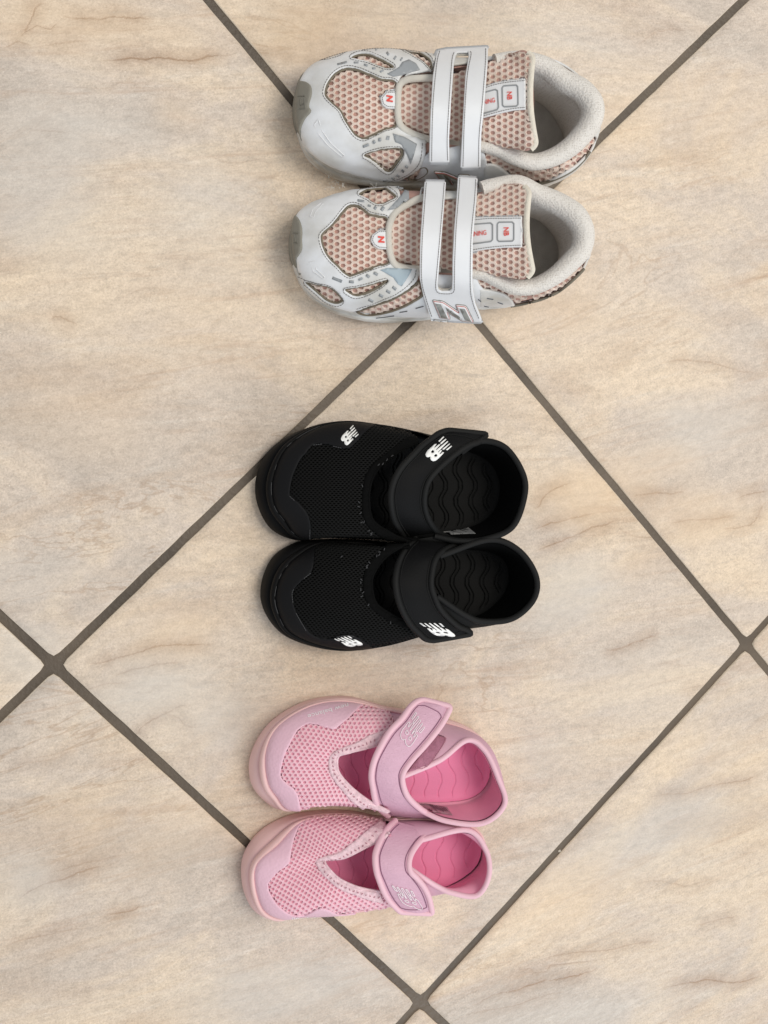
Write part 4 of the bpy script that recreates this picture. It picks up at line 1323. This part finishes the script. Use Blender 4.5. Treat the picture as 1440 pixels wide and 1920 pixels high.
def sneaker(D):
    M = MW
    R = root("white_sneaker", tuple(P(*D['base'], 0)), D['label'], "sneaker", "pair of white running shoes")
    O = PW(D['O']); n = len(O); cen = O.mean(0)
    I = []
    for k, q in enumerate(D['I']):
        if np.isscalar(q):
            v = O[k].copy(); d = cen[:2] - v[:2]; d /= np.linalg.norm(d)
            v[:2] += d * 0.0028; v[2] = q / 100.0; I.append(v)
        else: I.append(PW([q])[0])
    I = np.array(I)
    m_ = 14
    Oc = crk(O, m_, True); Ic = crk(I, m_, True); N = len(Oc)
    T = np.roll(Oc, -1, 0) - np.roll(Oc, 1, 0); T[:, 2] = 0; T /= np.linalg.norm(T, axis=1, keepdims=True)
    out = np.stack([T[:, 1], -T[:, 0], 0 * T[:, 0]], 1)
    if ((Oc - cen)[:, :2] * out[:, :2]).sum() < 0: out = -out
    def ring(a, lift=0.0, push=0.0):
        q = Oc + (Ic - Oc) * a + out * push; q[:, 2] += lift; return q
    wv = np.array([noise.noise(Vector((i * 0.35, 0, 2.2))) for i in range(N)])[:, None] * out * 0.0004
    bot = Oc - out * 0.003; bot[:, 2] = 0.0002
    tr = Oc - out * 0.0005; tr[:, 2] = 0.003
    g1 = Oc - out * 0.0006; g1[:, 2] = 0.0062
    prof = [bot, tr, g1, ring(0, -0.0004), ring(0, 0.0012, 0.0003) + wv, ring(0.3, 0.001, 0.0007) + wv, ring(0.5, 0.0004, 0.0007), ring(0.57, -0.0002, 0), ring(0.62, 0.0003, 0.0002), ring(0.8, 0.0008, 0.0007) + wv, ring(0.95, 0.0004, 0.0003), ring(1.0, -0.0015, -0.0008), ring(1.0, -0.005, -0.002)]
    SG = Base(np.stack(prof), closed=True, flip=None)
    # outward orientation
    j = len(prof) // 2
    if (SG.N[4, 0] @ out[0]) < 0:
        SG.N = -SG.N; SG.faces = [f[::-1] for f in SG.faces]
    SG.mesh("midsole", M['mid'], R)
    u0, u1 = D['bump_u']
    a0, a1 = int(u0 * m_), int(u1 * m_)
    tap = np.clip(np.minimum(np.arange(a1 - a0), np.arange(a1 - a0)[::-1]) / 4.0, 0, 1)[None, :, None]
    sub = SG.G[:, a0:a1] + SG.N[:, a0:a1] * (0.0008 * tap - 0.0002)
    tb = Base(sub[0:12], flip=False)
    nn = tb.N[4, (a1 - a0) // 2] @ out[(a0 + a1) // 2]
    if nn < 0: tb.faces = [f[::-1] for f in tb.faces]
    bump = tb.mesh("toe_bumper", M['grey'], R)
    # insole
    ins = Oc - out * 0.0055; ins = ins.copy(); ins[:, 2] = D.get('insole_z', 0.021)
    c0 = ins.mean(0); 
    rows = [c0 + (ins - c0) * t for t in (1.0, 0.93, 0.7, 0.4, 0.1)]
    rows[0] = rows[0] + np.array([0, 0, 0.002])
    IB = Base(np.stack(rows), closed=True, flip=None)
    if IB.N[2, 0, 2] < 0: IB.faces = [f[::-1] for f in IB.faces]
    IB.mesh("insole", M['insole'], R)
    # body
    Tt = PW(D['T'])
    Tt = np.array([t if t[2] > 0 else t for t in Tt])
    assert len(Tt) == n
    Tc = crk(Tt, m_, True)
    Iv = Ic.copy(); Iv[:, 2] -= 0.003
    rows = []
    bulge = crk(np.array(D.get('bulge', [1, 1, .8, .5, .2, 0, 0, 0, 0, 0, .2, .4, .4, .6, 1, 1, 1, 1]))[:, None], m_, True)[:, 0]
    for th in np.linspace(0, 1, 34):
        a = 1 - math.cos(th * math.pi / 2); s_ = math.sin(th * math.pi / 2)
        a = a * 0.8 + th * 0.2
        q = Iv + (Tc - Iv) * a
        q[:, 2] = Iv[:, 2] + (Tc[:, 2] - Iv[:, 2]) * (s_ * 0.85 + th * 0.15)
        q = q + out * (0.002 * math.sin(th * math.pi) * bulge)[:, None]
        rows.append(q)
    body = Base(np.stack(rows), closed=True, flip=False)
    if body.N[6, 0] @ out[0] < 0:
        body.N = -body.N; body.faces = [f[::-1] for f in body.faces]
    body.mesh("upper_backing", M['liner'], R)
    # meshes in the windows
    a_, b_ = (11.3, 5.7), (0.0, 11.5)
    for w in D['windows']:
        net("mesh_window", body, w['poly'], a_, b_, D['net_org'], M['net'], R, off=0.0013, depth=0.0013, hole=w.get('hole', 0.66), hs=w.get('hs', (1.08, 0.92)), grow=3)
    holes = [w['poly'] for w in D['windows'] if not w.get('open')]
    drapeuv("toe_overlay", body, D['overlay'], M['white'], R, off=0.0026, edge=0.9, step=2.0, holes=holes, thick=0.0012, wob=0.0004)
    parts = []
    for w in D['windows']:
        if w.get('open') and w.get('band'): continue
        W = layline(body, w['poly'], 0.0015, True, 2.0)
        parts.append(tube(None, W, 0.0007, None, None, closed=True, sides=6, link=False))
    V, F = join(parts); mk("window_shade_edging", V, F, M['rim'], R)  # taupe tubes paint in the window border's shadow together with its grey stitching
    # stitching round the windows
    lines = []
    for w in D['windows']:
        if w.get('open'): continue
        pl = smoothpoly(w['poly'], 2.0, True)
        lines.append(('closed', insetpoly(pl, -3.2)))
    stitches("window_stitching", body, lines + D.get('seams', []), M['thread'], R, off=0.0027, r=0.00020, dash=3.6, gap=1.4)
    # grey reflective prints
    for c, dx, dy, ang in D['ticks']:
        ca_, sa_ = math.cos(ang), math.sin(ang)
        q = [(c[0] + sx * dx * ca_ - sy * dy * sa_, c[1] + sx * dx * sa_ + sy * dy * ca_) for sx, sy in ((-1, -1), (1, -1), (1, 1), (-1, 1))]
        drape("reflective_tick", body, q, M['refl'], R, off=0.0029, edge=0, step=20, smooth=False, thick=0.0002, sstep=2.5)
    for k, q in enumerate(D['refl']):
        drape("reflective_patch", body, q, M['reflb'] if k == D.get('blue', -1) else M['refl'], R, off=0.0030, edge=0, step=4, smooth=False, thick=0.0002, keepmiss=True)
    if D.get('slits'):
        parts = []
        for ln in D['slits']:
            parts.append(tube(None, layline(body, ln, 0.0024, False, 2.5, False), 0.0003, None, None, sides=5, link=False))
        V, F = join(parts); mk("side_perforations", V, F, M['slit'], R, stuff=True)
    # bumper above the sole
    drapeuv("toe_bumper", body, D['bumper'], M['grey'], R, off=0.0038, edge=0.7, step=1.6, thick=0.0012)
    bb = Base(body.G + body.N * 0.0038, closed=True, flip=False); bb.N = body.N
    if 'emboss' in D:
        parts = []
        for ln in D['emboss']:
            parts.append(tube(None, layline(bb, ln, 0.0001, False, 2.0, False), 0.00035, None, None, sides=5, link=False))
        V, F = join(parts); mk("embossed_letter", V, F, M['emboss'], bump)
    # pale embossed marks on the toe
    for ln in D['marks']:
        tube("embossed_outline", layline(body, ln, 0.0026, True, 2.0, False), 0.0003, M['patch'], R, closed=True, sides=5)
    # rear quarter
    drapeuv("heel_overlay", body, D['heel'], M['white'], R, off=0.0022, edge=0.9, step=2.2, thick=0.0012)
    # back of the heel and far side, one piece round the counter
    ii = [i % N for i in range(int(14.3 * m_), 18 * m_ + int(0.6 * m_))]
    hv = 33
    tp = np.minimum(1.0, 0.12 + 0.88 * np.arange(hv) / 4.0)[:, None, None] * 0.0021
    hb = Base(body.G[:hv][:, ii] + body.N[:hv][:, ii] * tp, flip=False)
    if body.bvh is not None and (np.cross(hb.G[5, 6] - hb.G[5, 5], hb.G[6, 5] - hb.G[5, 5]) @ body.N[5, ii[5]]) < 0:
        hb.faces = [f[::-1] for f in hb.faces]
    hb.mesh("heel_counter", M['white'], R, solid=(0.0012, -1))
    tube("heel_trim", layline(body, D['heel_line'], 0.0018, False, 3), D.get('hl_r', 0.0010), M['taupe'], R, sides=6)
    drapeuv("side_panel", body, D['side'], M['side'], R, off=0.0020, edge=0.6, step=2.4, thick=0.0012)
    # eyestay frame
    fr = cr(PW(D['frame']), 110)
    tube("eyestay_frame", fr, 0.0020, M['frame'], R, sides=12, flat=0.8)
    # collar
    cp = cr(PW([p[:3] for p in D['collar']]), 150)
    cr_ = cr(np.array([[p[3]] for p in D['collar']]), 150)[:, 0] / 1000 * 1.18
    V, F = tube(None, cp, cr_, None, None, sides=20, flat=1.15, link=False)
    mk("padded_collar", V, F, M['collar'], R)
    # inner wall from the collar down to the footbed
    low = []
    for q in cp:
        k = np.argmin(np.linalg.norm(ins[:, :2] - q[:2], axis=1))
        low.append(ins[k])
    low = np.array(low)
    for _ in range(12): low[1:-1] = 0.5 * low[1:-1] + 0.25 * (low[:-2] + low[2:])
    low[:, 2] = ins[0, 2]
    cc = cp.mean(0)
    inn = cc[:2] - cp[:, :2]; inn /= np.linalg.norm(inn, axis=1, keepdims=True)
    rows = []
    for t in np.linspace(0, 1, 16):
        q = cp * (1 - t) + low * t
        q[:, :2] += inn * (cr_[:, None] * 0.55 * (1 - t) ** 0.7)
        q[:, :2] += inn * (0.0035 * math.sin(math.pi * t))
        rows.append(q)
    Base(np.stack(rows)).mesh("inner_lining", M['inside'], R)
    # tongue
    rows = []
    for (x0, y0, x1, y1, ze, zm, bow) in D['tongue']:
        r = []
        for t in np.linspace(0, 1, 9):
            s_ = math.sin(math.pi * t)
            r.append(P(x0 * (1 - t) + x1 * t + bow * s_, y0 * (1 - t) + y1 * t, ze + (zm - ze) * s_ ** 0.8))
        rows.append(r)
    rows = np.array(rows)
    G = crk(rows, 8)
    G = np.swapaxes(crk(np.swapaxes(G, 0, 1), 5), 0, 1)
    tg = Base(G)
    tg.mesh("tongue", M['liner'], R, solid=(0.004, -1))
    net("tongue_mesh", tg, D['tongue_poly'], a_, b_, D['tnet_org'], M['net'], R, off=0.0010, depth=0.0010, hole=0.64, hs=(1.04, 0.96), holes=[np.array([p[:2] for p in D['patch']])])
    eg = [tg.G[k, 0] for k in range(int(tg.G.shape[0] * 0.86), tg.G.shape[0])] + list(tg.G[-1, 1:]) + [tg.G[k, -1] for k in range(tg.G.shape[0] - 2, int(tg.G.shape[0] * 0.86), -1)]
    eg = resample(np.array(eg), 110)
    for _ in range(14): eg[1:-1] = 0.5 * eg[1:-1] + 0.25 * (eg[:-2] + eg[2:])
    tube("tongue_edging", eg - np.array([0, 0, 0.0008]), 0.0018, M['tongue_edge'], R, sides=10)
    pt = drape("tongue_patch", tg, D['patch'], M['patch'], R, off=0.0020, edge=1.5, step=4, smooth=False, thick=0.001)
    stitches("patch_stitching", tg, D['patch_st'], M['thread'], R, off=0.0021, r=0.0002, dash=3.0, gap=1.6)
    for bx in D['boxes']:
        tube("printed_frame", layline(tg, bx, 0.0021, True, 1.5, False), 0.00042, M['outline'], pt, closed=True, sides=6)
    for tx in D['texts']:
        laytext("printed_text", tg, tx[0], tx[1], tx[2], tx[3], M['red'], pt, off=0.0024, bold=tx[4], shear=0.0)
    # small badge in front of the frame
    bd = drape("badge", body, D['badge'], M['patch'], R, off=0.0031, edge=1.2, step=3, smooth=False, thick=0.0014)
    stitches("badge_stitching", body, [('closed', insetpoly(smoothpoly(D['badge'], 1.5, True, False), 3.0))], M['thread'], R, off=0.0032, r=0.00017, dash=2.5, gap=1.2)
    laytext("badge_letter", body, "N", D['badge_n'][0], D['badge_n'][1], D['badge_n'][2], M['red'], bd, off=0.0035, bold=0.05)
    # straps
    L = cr(PW(D['strapL']), 60); Rr = cr(PW(D['strapR']), 60)
    rows = []
    for k in range(13):
        t = k / 12
        q = L * (1 - t) + Rr * t
        rows.append(q)
    sb = Base(np.stack(rows))
    st = drape("strap", sb, D['strap'], M['strap'], R, off=0.0012, edge=1.4, step=4.5, smooth=False, thick=0.0018)
    drape("strap_backing", sb, insetpoly(smoothpoly(D['strap'], 2.5, True, False), 0.4), M['strapedge'], R, off=-0.0006, edge=0, step=6, smooth=False, thick=0.0008)
    stitches("strap_stitching", sb, D['strap_st'], M['thread'], R, off=0.00125, r=0.00021, dash=3.4, gap=1.2)
    # fibres frayed off along the sole
    if 'fray' in D:
        r0 = random.Random(3); parts = []
        for (x, y, z, k) in D['fray']:
            for _ in range(k):
                p = P(x + r0.uniform(-9, 9), y + r0.uniform(-1.5, 1.5), z)
                d = np.array([r0.uniform(-1, 0.4), r0.uniform(-1, 1), r0.uniform(-0.2, 0.6)]) * r0.uniform(0.001, 0.0028)
                parts.append(tube(None, [p, p + d * 0.5 + np.array([0, 0, 0.0002]), p + d], 0.00014, None, None, sides=4, link=False))
        V, F = join(parts); mk("frayed_fibres", V, F, M['fuzz'], R, stuff=True)
    base = sb if D['bigN'] == 'strap' else body
    o0 = 0.0014 if D['bigN'] == 'strap' else 0.0024
    f = affine3([(245,225),(725,320),(385,570)], D['N_at'])
    cN = np.array(NPOLY, float)
    big = smoothpoly(f(NPOLY), 1.2, True, False)
    o1 = drape("letter_border", base, insetpoly(big, -1.9), M['taupe'], R, off=o0, edge=0, step=4, smooth=False, thick=0.0002)
    o2 = drape("letter_white", base, insetpoly(big, -1.0), M['patch'], o1, off=o0 + 0.0002, edge=0, step=4, smooth=False, thick=0.0002)
    drape("letter_red", base, big, M['redline'], o1, off=o0 + 0.0004, edge=0, step=4, smooth=False, thick=0.0002)
    drape("letter_inner", base, insetpoly(big, 0.75), M['patch'] if D['bigN'] == 'strap' else M['taupe'], o1, off=o0 + 0.0006, edge=0, step=4, smooth=False, thick=0.0002)
    for q in ([(290,270),(400,280),(540,575),(405,555)], [(500,340),(800,550),(790,600),(530,420)], [(790,370),(900,380),(1030,640),(900,610)]):
        drape("letter_fill", base, f(q), M['gletter'], o1, off=o0 + 0.0008, edge=0, step=6, smooth=False, thick=0.0002)
    return R

def tk(f, lst):
    return [(f([c])[0][:2], dx, dy, a) for c, dx, dy, a in lst]
def h(x, y, zt, z): return (x, y, zt, z)

W1 = dict(base=(790, 230), label="upper white running shoe with dusty pink mesh, its tongue nearest the photo's top edge",
    O=zz([(840,140),(740,118),(662,112),(602,124),(567,147),(552,195),(560,255),(585,303),(640,337),(720,350),(800,352),(900,358),(985,360),(1035,345),(1056,312),(1052,258),(1010,195),(930,158)], 0.8),
    I=[2.0, 2.0, 2.1, 2.2] + J([(180,318,2.3),(120,600,2.4),(172,862,2.2),(300,1010,2.1),(520,1122,2.0),(850,1196,1.9)]) + [1.9, 2.0, 2.1, 2.3, 2.5, 2.5, 2.2, 2.0],
    T=[(850,128,5.7),(795,138,5.2),(757,147,5.0),(745,160,4.9),(743,180,4.85),(743,200,4.85),(743,222,4.85),(752,243,4.85),(797,262,5.1),(850,272,5.4),(905,280,5.7),(950,291,5.9),(997,316,6.0),(1053,303,6.1),(1100,263,6.3),(1118,225,6.3),(1085,150,6.2),(1005,112,6.1)],
    bump_u=(3.75, 6.05), net_org=J([(565,470)])[0],
    windows=[dict(poly=J([(368,470),(390,400),(450,325),(540,285),(640,295),(740,330),(830,365),(955,388),(965,560),(950,745),(850,785),(740,835),(680,852),(620,825),(570,765),(530,700),(490,625),(420,560),(375,510)])),
        dict(poly=J([(585,203),(640,175),(720,172),(790,195),(860,225),(935,268),(880,278),(800,258),(720,230),(640,217)])),
        dict(poly=J([(690,975),(780,945),(900,930),(990,935),(1005,980),(960,1040),(905,1105),(850,1090),(790,1040),(730,1000)])),
        dict(poly=J([(330,212),(420,165),(500,142),(540,150),(480,182),(400,208)])),
        dict(poly=J([(1000,128),(1130,152),(1240,215),(1262,285),(1190,235),(1090,180)])),
        dict(poly=J([(1060,1160),(1140,1090),(1200,1075),(1220,1110),(1180,1150),(1100,1185)]), open=True),
        dict(poly=K([(515,872),(560,850),(640,860),(720,900),(850,985),(1000,985),(1150,900),(1290,780),(1330,800),(1180,930),(1000,1040),(860,1068),(760,1035),(650,955),(560,930),(520,905)]), open=True, band=True)],
    overlay=J([(1285,60),(1290,180),(1265,290),(1180,330),(1040,345),(985,375),(970,430),(965,560),(965,690),(985,745),(1080,800),(1190,860),(1190,960),(1165,1060),(1080,1130),(950,1195),(830,1215)]),
    seams=[J([(1175,900),(1160,1010),(1110,1080),(1000,1150),(880,1185)]), J([(660,105),(800,110),(950,130),(1090,175),(1190,240)])],
    ticks=tk(J, [((510,252),9,1.4,-.25),((625,245),4.2,1.3,-.05),((705,262),3.2,1.5,.3),((770,287),3.2,1.5,.0),((835,305),3.6,1.5,-.5),((797,142),3.4,1.5,-.3),((885,177),3,2,.9),((945,207),3,1.6,-.9),((997,218),3,1.4,-.9),
        ((706,903),5.5,2.1,-.3),((773,878),2.8,2.3,.9),((820,862),2.6,2.8,0),((886,852),2.8,3.2,.2),((1045,1058),2.8,2,.6),((1013,1092),2.8,2,.7),((973,1130),3,1.8,.7),((930,1153),3,1.4,.4),((868,1170),5,1.4,-.2)]),
    refl=[J([(880,325),(980,275),(1005,240),(1060,222),(1120,250),(1155,295),(1000,335),(930,345)]), J([(925,820),(1020,850),(1128,905),(1080,1040),(1050,975),(1000,905),(950,885)])],
    bumper=J([(172,310),(170,380),(225,395),(262,430),(265,500),(246,590),(262,630),(215,690),(182,770),(168,870)]),
    emboss=[J([(128,495),(185,497)]), J([(185,512),(190,600),(135,602)]), J([(150,520),(152,575),(175,560)])],
    marks=[J([(285,735),(318,695),(350,790),(420,880),(530,975),(510,985),(390,890),(310,800)])],
    heel=K([(505,1075),(500,960),(560,935),(640,960),(750,1045),(850,1080),(1000,1052),(1180,950),(1300,835),(1370,760),(1400,680)]),
    heel_line=K([(870,1082),(1000,1055),(1150,985),(1240,905),(1285,845)]),
    side=K([(-60,1150),(10,1010),(50,880),(200,835),(350,820),(480,850),(520,900),(540,960),(640,1000),(780,1090),(870,1120)]),
    frame=J([(1330,340,5.4),(1180,345,5.3),(1060,355,5.2),(1000,385,5.1),(978,440,5.1),(972,560,5.1),(976,680,5.1),(1003,752,5.1),(1080,805,5.1),(1200,850,5.2),(1330,880,5.3)]),
    collar=K([(585,185,6.2,3.6),(760,170,6.3,4.5),(950,215,6.3,5.0),(1110,330,6.5,5.6),(1235,400,6.8,5.8),(1318,520,7.0,5.8),(1300,650,7.0,5.8),(1180,800,6.7,5.5),(1040,895,6.4,5.2),(880,935,6.2,5.0),(740,900,6.1,4.8),(620,845,6.0,4.3),(500,815,5.9,3.5),(330,800,5.6,2.5)]),
    tongue=[(745,158,745,240,4.7,5.0,-3),(790,148,790,252,4.9,5.4,0),(850,138,850,262,5.4,6.1,0),(900,122,900,268,6.0,6.8,2),(950,104,950,276,6.7,7.5,4),(978,94,980,283,7.4,7.9,5),(990,98,993,281,7.7,8.1,-1),(1000,108,1006,270,7.9,8.2,-8)],
    tongue_poly=[(745,150),(800,140),(850,130),(900,112),(940,98),(975,86),(998,90),(1002,130),(1003,200),(1008,240),(1005,276),(985,286),(950,282),(900,275),(850,270),(790,258),(745,245)],
    tnet_org=J([(1060,600)])[0],
    patch=K([(440,405),(600,352),(720,330),(832,318),(836,430),(832,546),(740,552),(640,572),(440,625)]),
    patch_st=[K([(440,420),(600,368),(720,346),(828,334)]), K([(440,608),(640,556),(740,538),(828,531)])],
    boxes=[K([(662,378),(755,370),(766,382),(768,510),(755,522),(665,526),(652,514),(650,392)]), K([(500,430),(598,404),(614,412),(622,530),(612,546),(500,576)])],
    texts=[("NB", K([(702,447)])[0], (0.3, 11), (13.0, -0.4), 0.02), ("RUNNING", K([(515,497)])[0], (8.8, -1.9), (-1.8, -11.0), 0.01)],
    badge=J([(955,458),(860,470),(818,522),(832,580),(870,610),(955,616)]),
    badge_n=(J([(890,532)])[0], (0.0, 16.0), (15.0, 2.5)),
    strapL=K([(150,92,4.2),(122,250,5.9),(108,450,6.7),(100,600,6.8),(90,800,6.0),(84,1000,4.9)]),
    strapR=K([(575,60,4.8),(555,200,6.5),(535,400,7.4),(520,600,7.5),(500,800,6.6),(492,1030,5.3)]),
    strap=K([(165,112),(230,99),(400,90),(528,83),(540,95),(538,200),(512,500),(490,720),(484,970),(330,972),(345,700),(368,300),(394,150),(390,122),(312,124),(298,145),(285,200),(262,500),(248,750),(250,932),(96,930),(106,600),(125,300),(148,160)]),
    strap_st=[K([(178,118),(158,200),(135,400),(122,600),(115,920)]), K([(285,130),(268,200),(246,500),(232,750),(236,920)]), K([(408,122),(412,150),(384,300),(362,600),(350,960)]), K([(522,100),(520,200),(495,500),(472,720),(466,960)])],
    bigN='body', N_at=N1([(355,262),(830,318),(520,480)]),
    fray=[(628,342,.6,7),(700,348,.5,5),(620,330,1.0,4)],
)
W2 = dict(base=(780, 480), label="lower white running shoe with a large grey N letter on its strap end",
    O=zz([(822,378),(742,368),(662,368),(602,378),(562,402),(545,448),(551,500),(575,549),(622,584),(700,604),(795,600),(880,582),(950,576),(1010,556),(1043,515),(1042,455),(995,402),(910,380)], 0.8),
    I=[2.0, 2.0, 2.1, 2.2] + Lc([(128,332,2.3),(98,570,2.4),(148,812,2.2),(232,972,2.1),(440,1098,2.0),(800,1162,1.9),(1200,1180,1.8)]) + [2.0, 2.1, 2.3, 2.5, 2.5, 2.2, 2.0],
    T=[(840,378,5.7),(788,374,5.2),(753,386,5.0),(733,404,4.9),(724,426,4.85),(723,450,4.85),(728,470,4.85),(740,494,4.85),(784,505,5.1),(840,512,5.4),(891,510,5.7),(941,526,5.9),(981,548,6.0),(1028,533,6.1),(1083,495,6.3),(1099,455,6.3),(1070,390,6.2),(1000,360,6.1)],
    bump_u=(3.7, 6.1), net_org=Lc([(560,470)])[0],
    windows=[dict(poly=Lc([(335,530),(345,490),(400,440),(450,390),(500,330),(550,280),(600,265),(660,280),(730,330),(800,345),(880,372),(890,560),(895,725),(800,762),(700,795),(620,825),(570,838),(520,812),(470,760),(400,690),(352,605)])),
        dict(poly=Lc([(650,180),(720,140),(790,120),(850,120),(900,150),(955,195),(900,225),(840,250),(780,250),(720,215),(680,200)])),
        dict(poly=Lc([(535,942),(640,925),(740,905),(868,872),(850,900),(780,940),(700,975),(620,992),(572,976)])),
        dict(poly=Lc([(215,885),(300,905),(390,920),(450,960),(505,1020),(490,1045),(440,1050),(370,1020),(300,960),(240,910)])),
        dict(poly=Lc([(630,1125),(700,1100),(800,1065),(900,1035),(1000,985),(1080,940),(1150,890),(1175,985),(1100,1040),(1000,1090),(900,1125),(780,1150),(690,1150)]), open=True),
        dict(poly=Mm([(478,845),(560,830),(640,850),(740,910),(850,975),(980,965),(1120,880),(1290,750),(1325,770),(1180,900),(1020,1010),(880,1042),(790,1040),(720,985),(640,935),(520,915)]), open=True, band=True)],
    overlay=Lc([(1230,60),(1180,120),(1160,190),(1060,240),(960,290),(905,340),(880,430),(885,560),(895,660),(920,735),(1000,775),(1130,790),(1135,850),(1090,910),(1000,970),(880,1025),(760,1065),(640,1105),(560,1120),(520,1140)]),
    seams=[Lc([(1120,800),(1110,850),(1060,905),(960,970),(850,1015),(740,1055),(620,1090)]), Lc([(160,840),(250,880),(350,905)])],
    ticks=tk(Lc, [((665,237),6,1.7,.1),((732,272),2.8,1.6,.2),((780,286),2.8,2.4,-.9),((840,290),4,2.6,-.9),((905,120),4,1.2,.1),((965,130),4,1.2,.1),((1000,142),4,1.2,.1),((470,862),9,2.4,.35),((586,880),4.4,2.1,.1),((660,860),3.8,1.8,-.4),((720,838),3.6,2.2,.6),((785,822),4,2.2,.5),
        ((745,1020),4.6,2.2,.4),((829,983),4,2.2,.45),((889,953),4,2.2,.45),((939,928),4,2.2,.6)]),
    refl=[Lc([(880,300),(930,250),(1000,190),(1030,155),(1065,165),(1065,210),(1000,260),(930,290)]), Lc([(820,795),(880,780),(1085,798),(1060,840),(1000,915),(970,900),(930,855),(870,820)])], blue=1,
    slits=[Lc([(985,1120),(1050,1110)]), Lc([(1120,1088),(1185,1070)]), Lc([(790,1166),(860,1158),(940,1148)]), Mm([(560,985),(610,992)]), Mm([(650,1015),(690,1028)]), Mm([(540,1045),(575,1052)]), Mm([(490,995),(510,1010)])],
    bumper=Lc([(122,345),(160,372),(185,420),(191,500),(190,610),(165,665),(142,700),(135,760),(142,835)]),
    emboss=[Lc([(85,480),(130,485)]), Lc([(100,500),(112,560)]), Lc([(88,565),(125,570)])],
    marks=[Lc([(250,360),(270,310),(340,258),(352,268),(290,330),(280,365)]), Lc([(245,720),(290,712),(300,780),(370,845),(355,855),(280,800)])],
    heel=Mm([(500,1130),(490,960),(500,925),(600,935),(700,960),(765,1010),(790,1050),(880,1055),(1000,1025),(1180,925),(1300,800),(1370,740),(1395,660)]),
    heel_line=Mm([(755,1070),(860,1055),(980,1022),(1120,940),(1220,860),(1315,768)]),
    side=Lc([(600,1178),(780,1157),(900,1132),(1000,1097),(1100,1047),(1175,990),(1195,900),(1250,840)]) + Mm([(300,835),(450,838),(500,900),(560,950),(700,1030)]),
    frame=Lc([(1330,150,5.4),(1170,185,5.3),(1060,235,5.2),(960,300,5.1),(912,380,5.1),(893,470,5.1),(896,580,5.1),(915,680,5.1),(950,745,5.1),(1030,775,5.1),(1150,785,5.2),(1330,790,5.3)]),
    collar=Mm([(520,150,6.1,3.8),(600,130,6.2,4.6),(800,110,6.3,4.8),(960,190,6.3,5.0),(1120,260,6.5,5.5),(1250,350,6.8,5.8),(1322,480,7.0,5.8),(1310,620,7.0,5.8),(1210,740,6.8,5.6),(1080,850,6.5,5.3),(930,920,6.2,5.0),(780,925,6.1,4.9),(640,870,6.0,4.5),(520,820,5.9,3.5),(330,810,5.5,2.5)]),
    tongue=[(728,402,732,488,4.7,5.0,-3),(780,380,780,498,4.9,5.4,0),(840,368,840,505,5.4,6.1,0),(892,362,892,510,6.0,6.8,2),(940,348,940,518,6.7,7.5,4),(970,344,972,524,7.3,7.9,5),(983,349,986,522,7.6,8.1,-1),(993,360,1000,508,7.9,8.2,-8)],
    tongue_poly=[(728,395),(780,372),(840,358),(892,350),(935,336),(970,334),(992,342),(994,400),(992,450),(1002,500),(998,522),(975,532),(940,526),(892,518),(840,512),(780,505),(735,495)],
    tnet_org=Lc([(1058,600)])[0],
    patch=Mm([(400,392),(480,378),(700,372),(850,368),(856,480),(850,610),(700,612),(560,625),(400,648)]),
    patch_st=[Mm([(400,408),(560,392),(700,388),(846,384)]), Mm([(400,632),(560,608),(700,596),(846,592)])],
    boxes=[Mm([(662,418),(765,416),(778,428),(778,548),(766,560),(664,562),(650,550),(650,432)]), Mm([(400,440),(595,424),(612,436),(612,548),(598,562),(400,586)])],
    texts=[("NB", Mm([(716,487)])[0], (0.4, 11.5), (13.5, -0.4), 0.02), ("RUNNING", Mm([(472,507)])[0], (9.4, -1.1), (-1.1, -11.5), 0.01)],
    badge=Lc([(882,463),(800,465),(750,502),(738,550),(762,592),(800,618),(884,626)]),
    badge_n=(Lc([(820,543)])[0], (1.0, 16.0), (15.0, 1.0)),
    strapL=Mm([(66,50,4.9),(46,300,6.3),(26,550,6.8),(16,800,6.2),(44,980,5.0),(100,1230,2.9)]),
    strapR=Mm([(506,20,5.2),(486,300,7.0),(462,550,7.5),(458,850,6.7),(482,1030,5.4),(555,1240,3.3)]),
    strap=Mm([(66,95),(238,98),(222,300),(200,560),(180,800),(172,900),(180,935),(205,948),(265,946),(284,930),(286,880),(288,700),(300,480),(318,250),(330,60),(490,70),(480,250),(450,550),(448,900),(470,1040),(522,1175),(505,1192),(300,1182),(112,1166),(60,1000),(28,850),(30,600),(50,300)]),
    strap_st=[Mm([(80,110),(66,300),(46,600),(44,850),(78,1000),(125,1150)]), Mm([(222,110),(208,300),(185,560),(163,800),(156,900),(165,945),(200,962),(275,962),(302,940),(304,880),(306,700),(316,480),(334,250),(346,75)]), Mm([(472,85),(462,250),(434,550),(430,900),(452,1040),(500,1165)])],
    bigN='strap', N_at=N2([(245,225),(725,320),(385,570)]),
    fray=[(620,352,2.0,8),(640,350,2.1,5),(700,352,2.2,3),(610,575,1.2,3)],
)
sneaker(W1)
sneaker(W2)
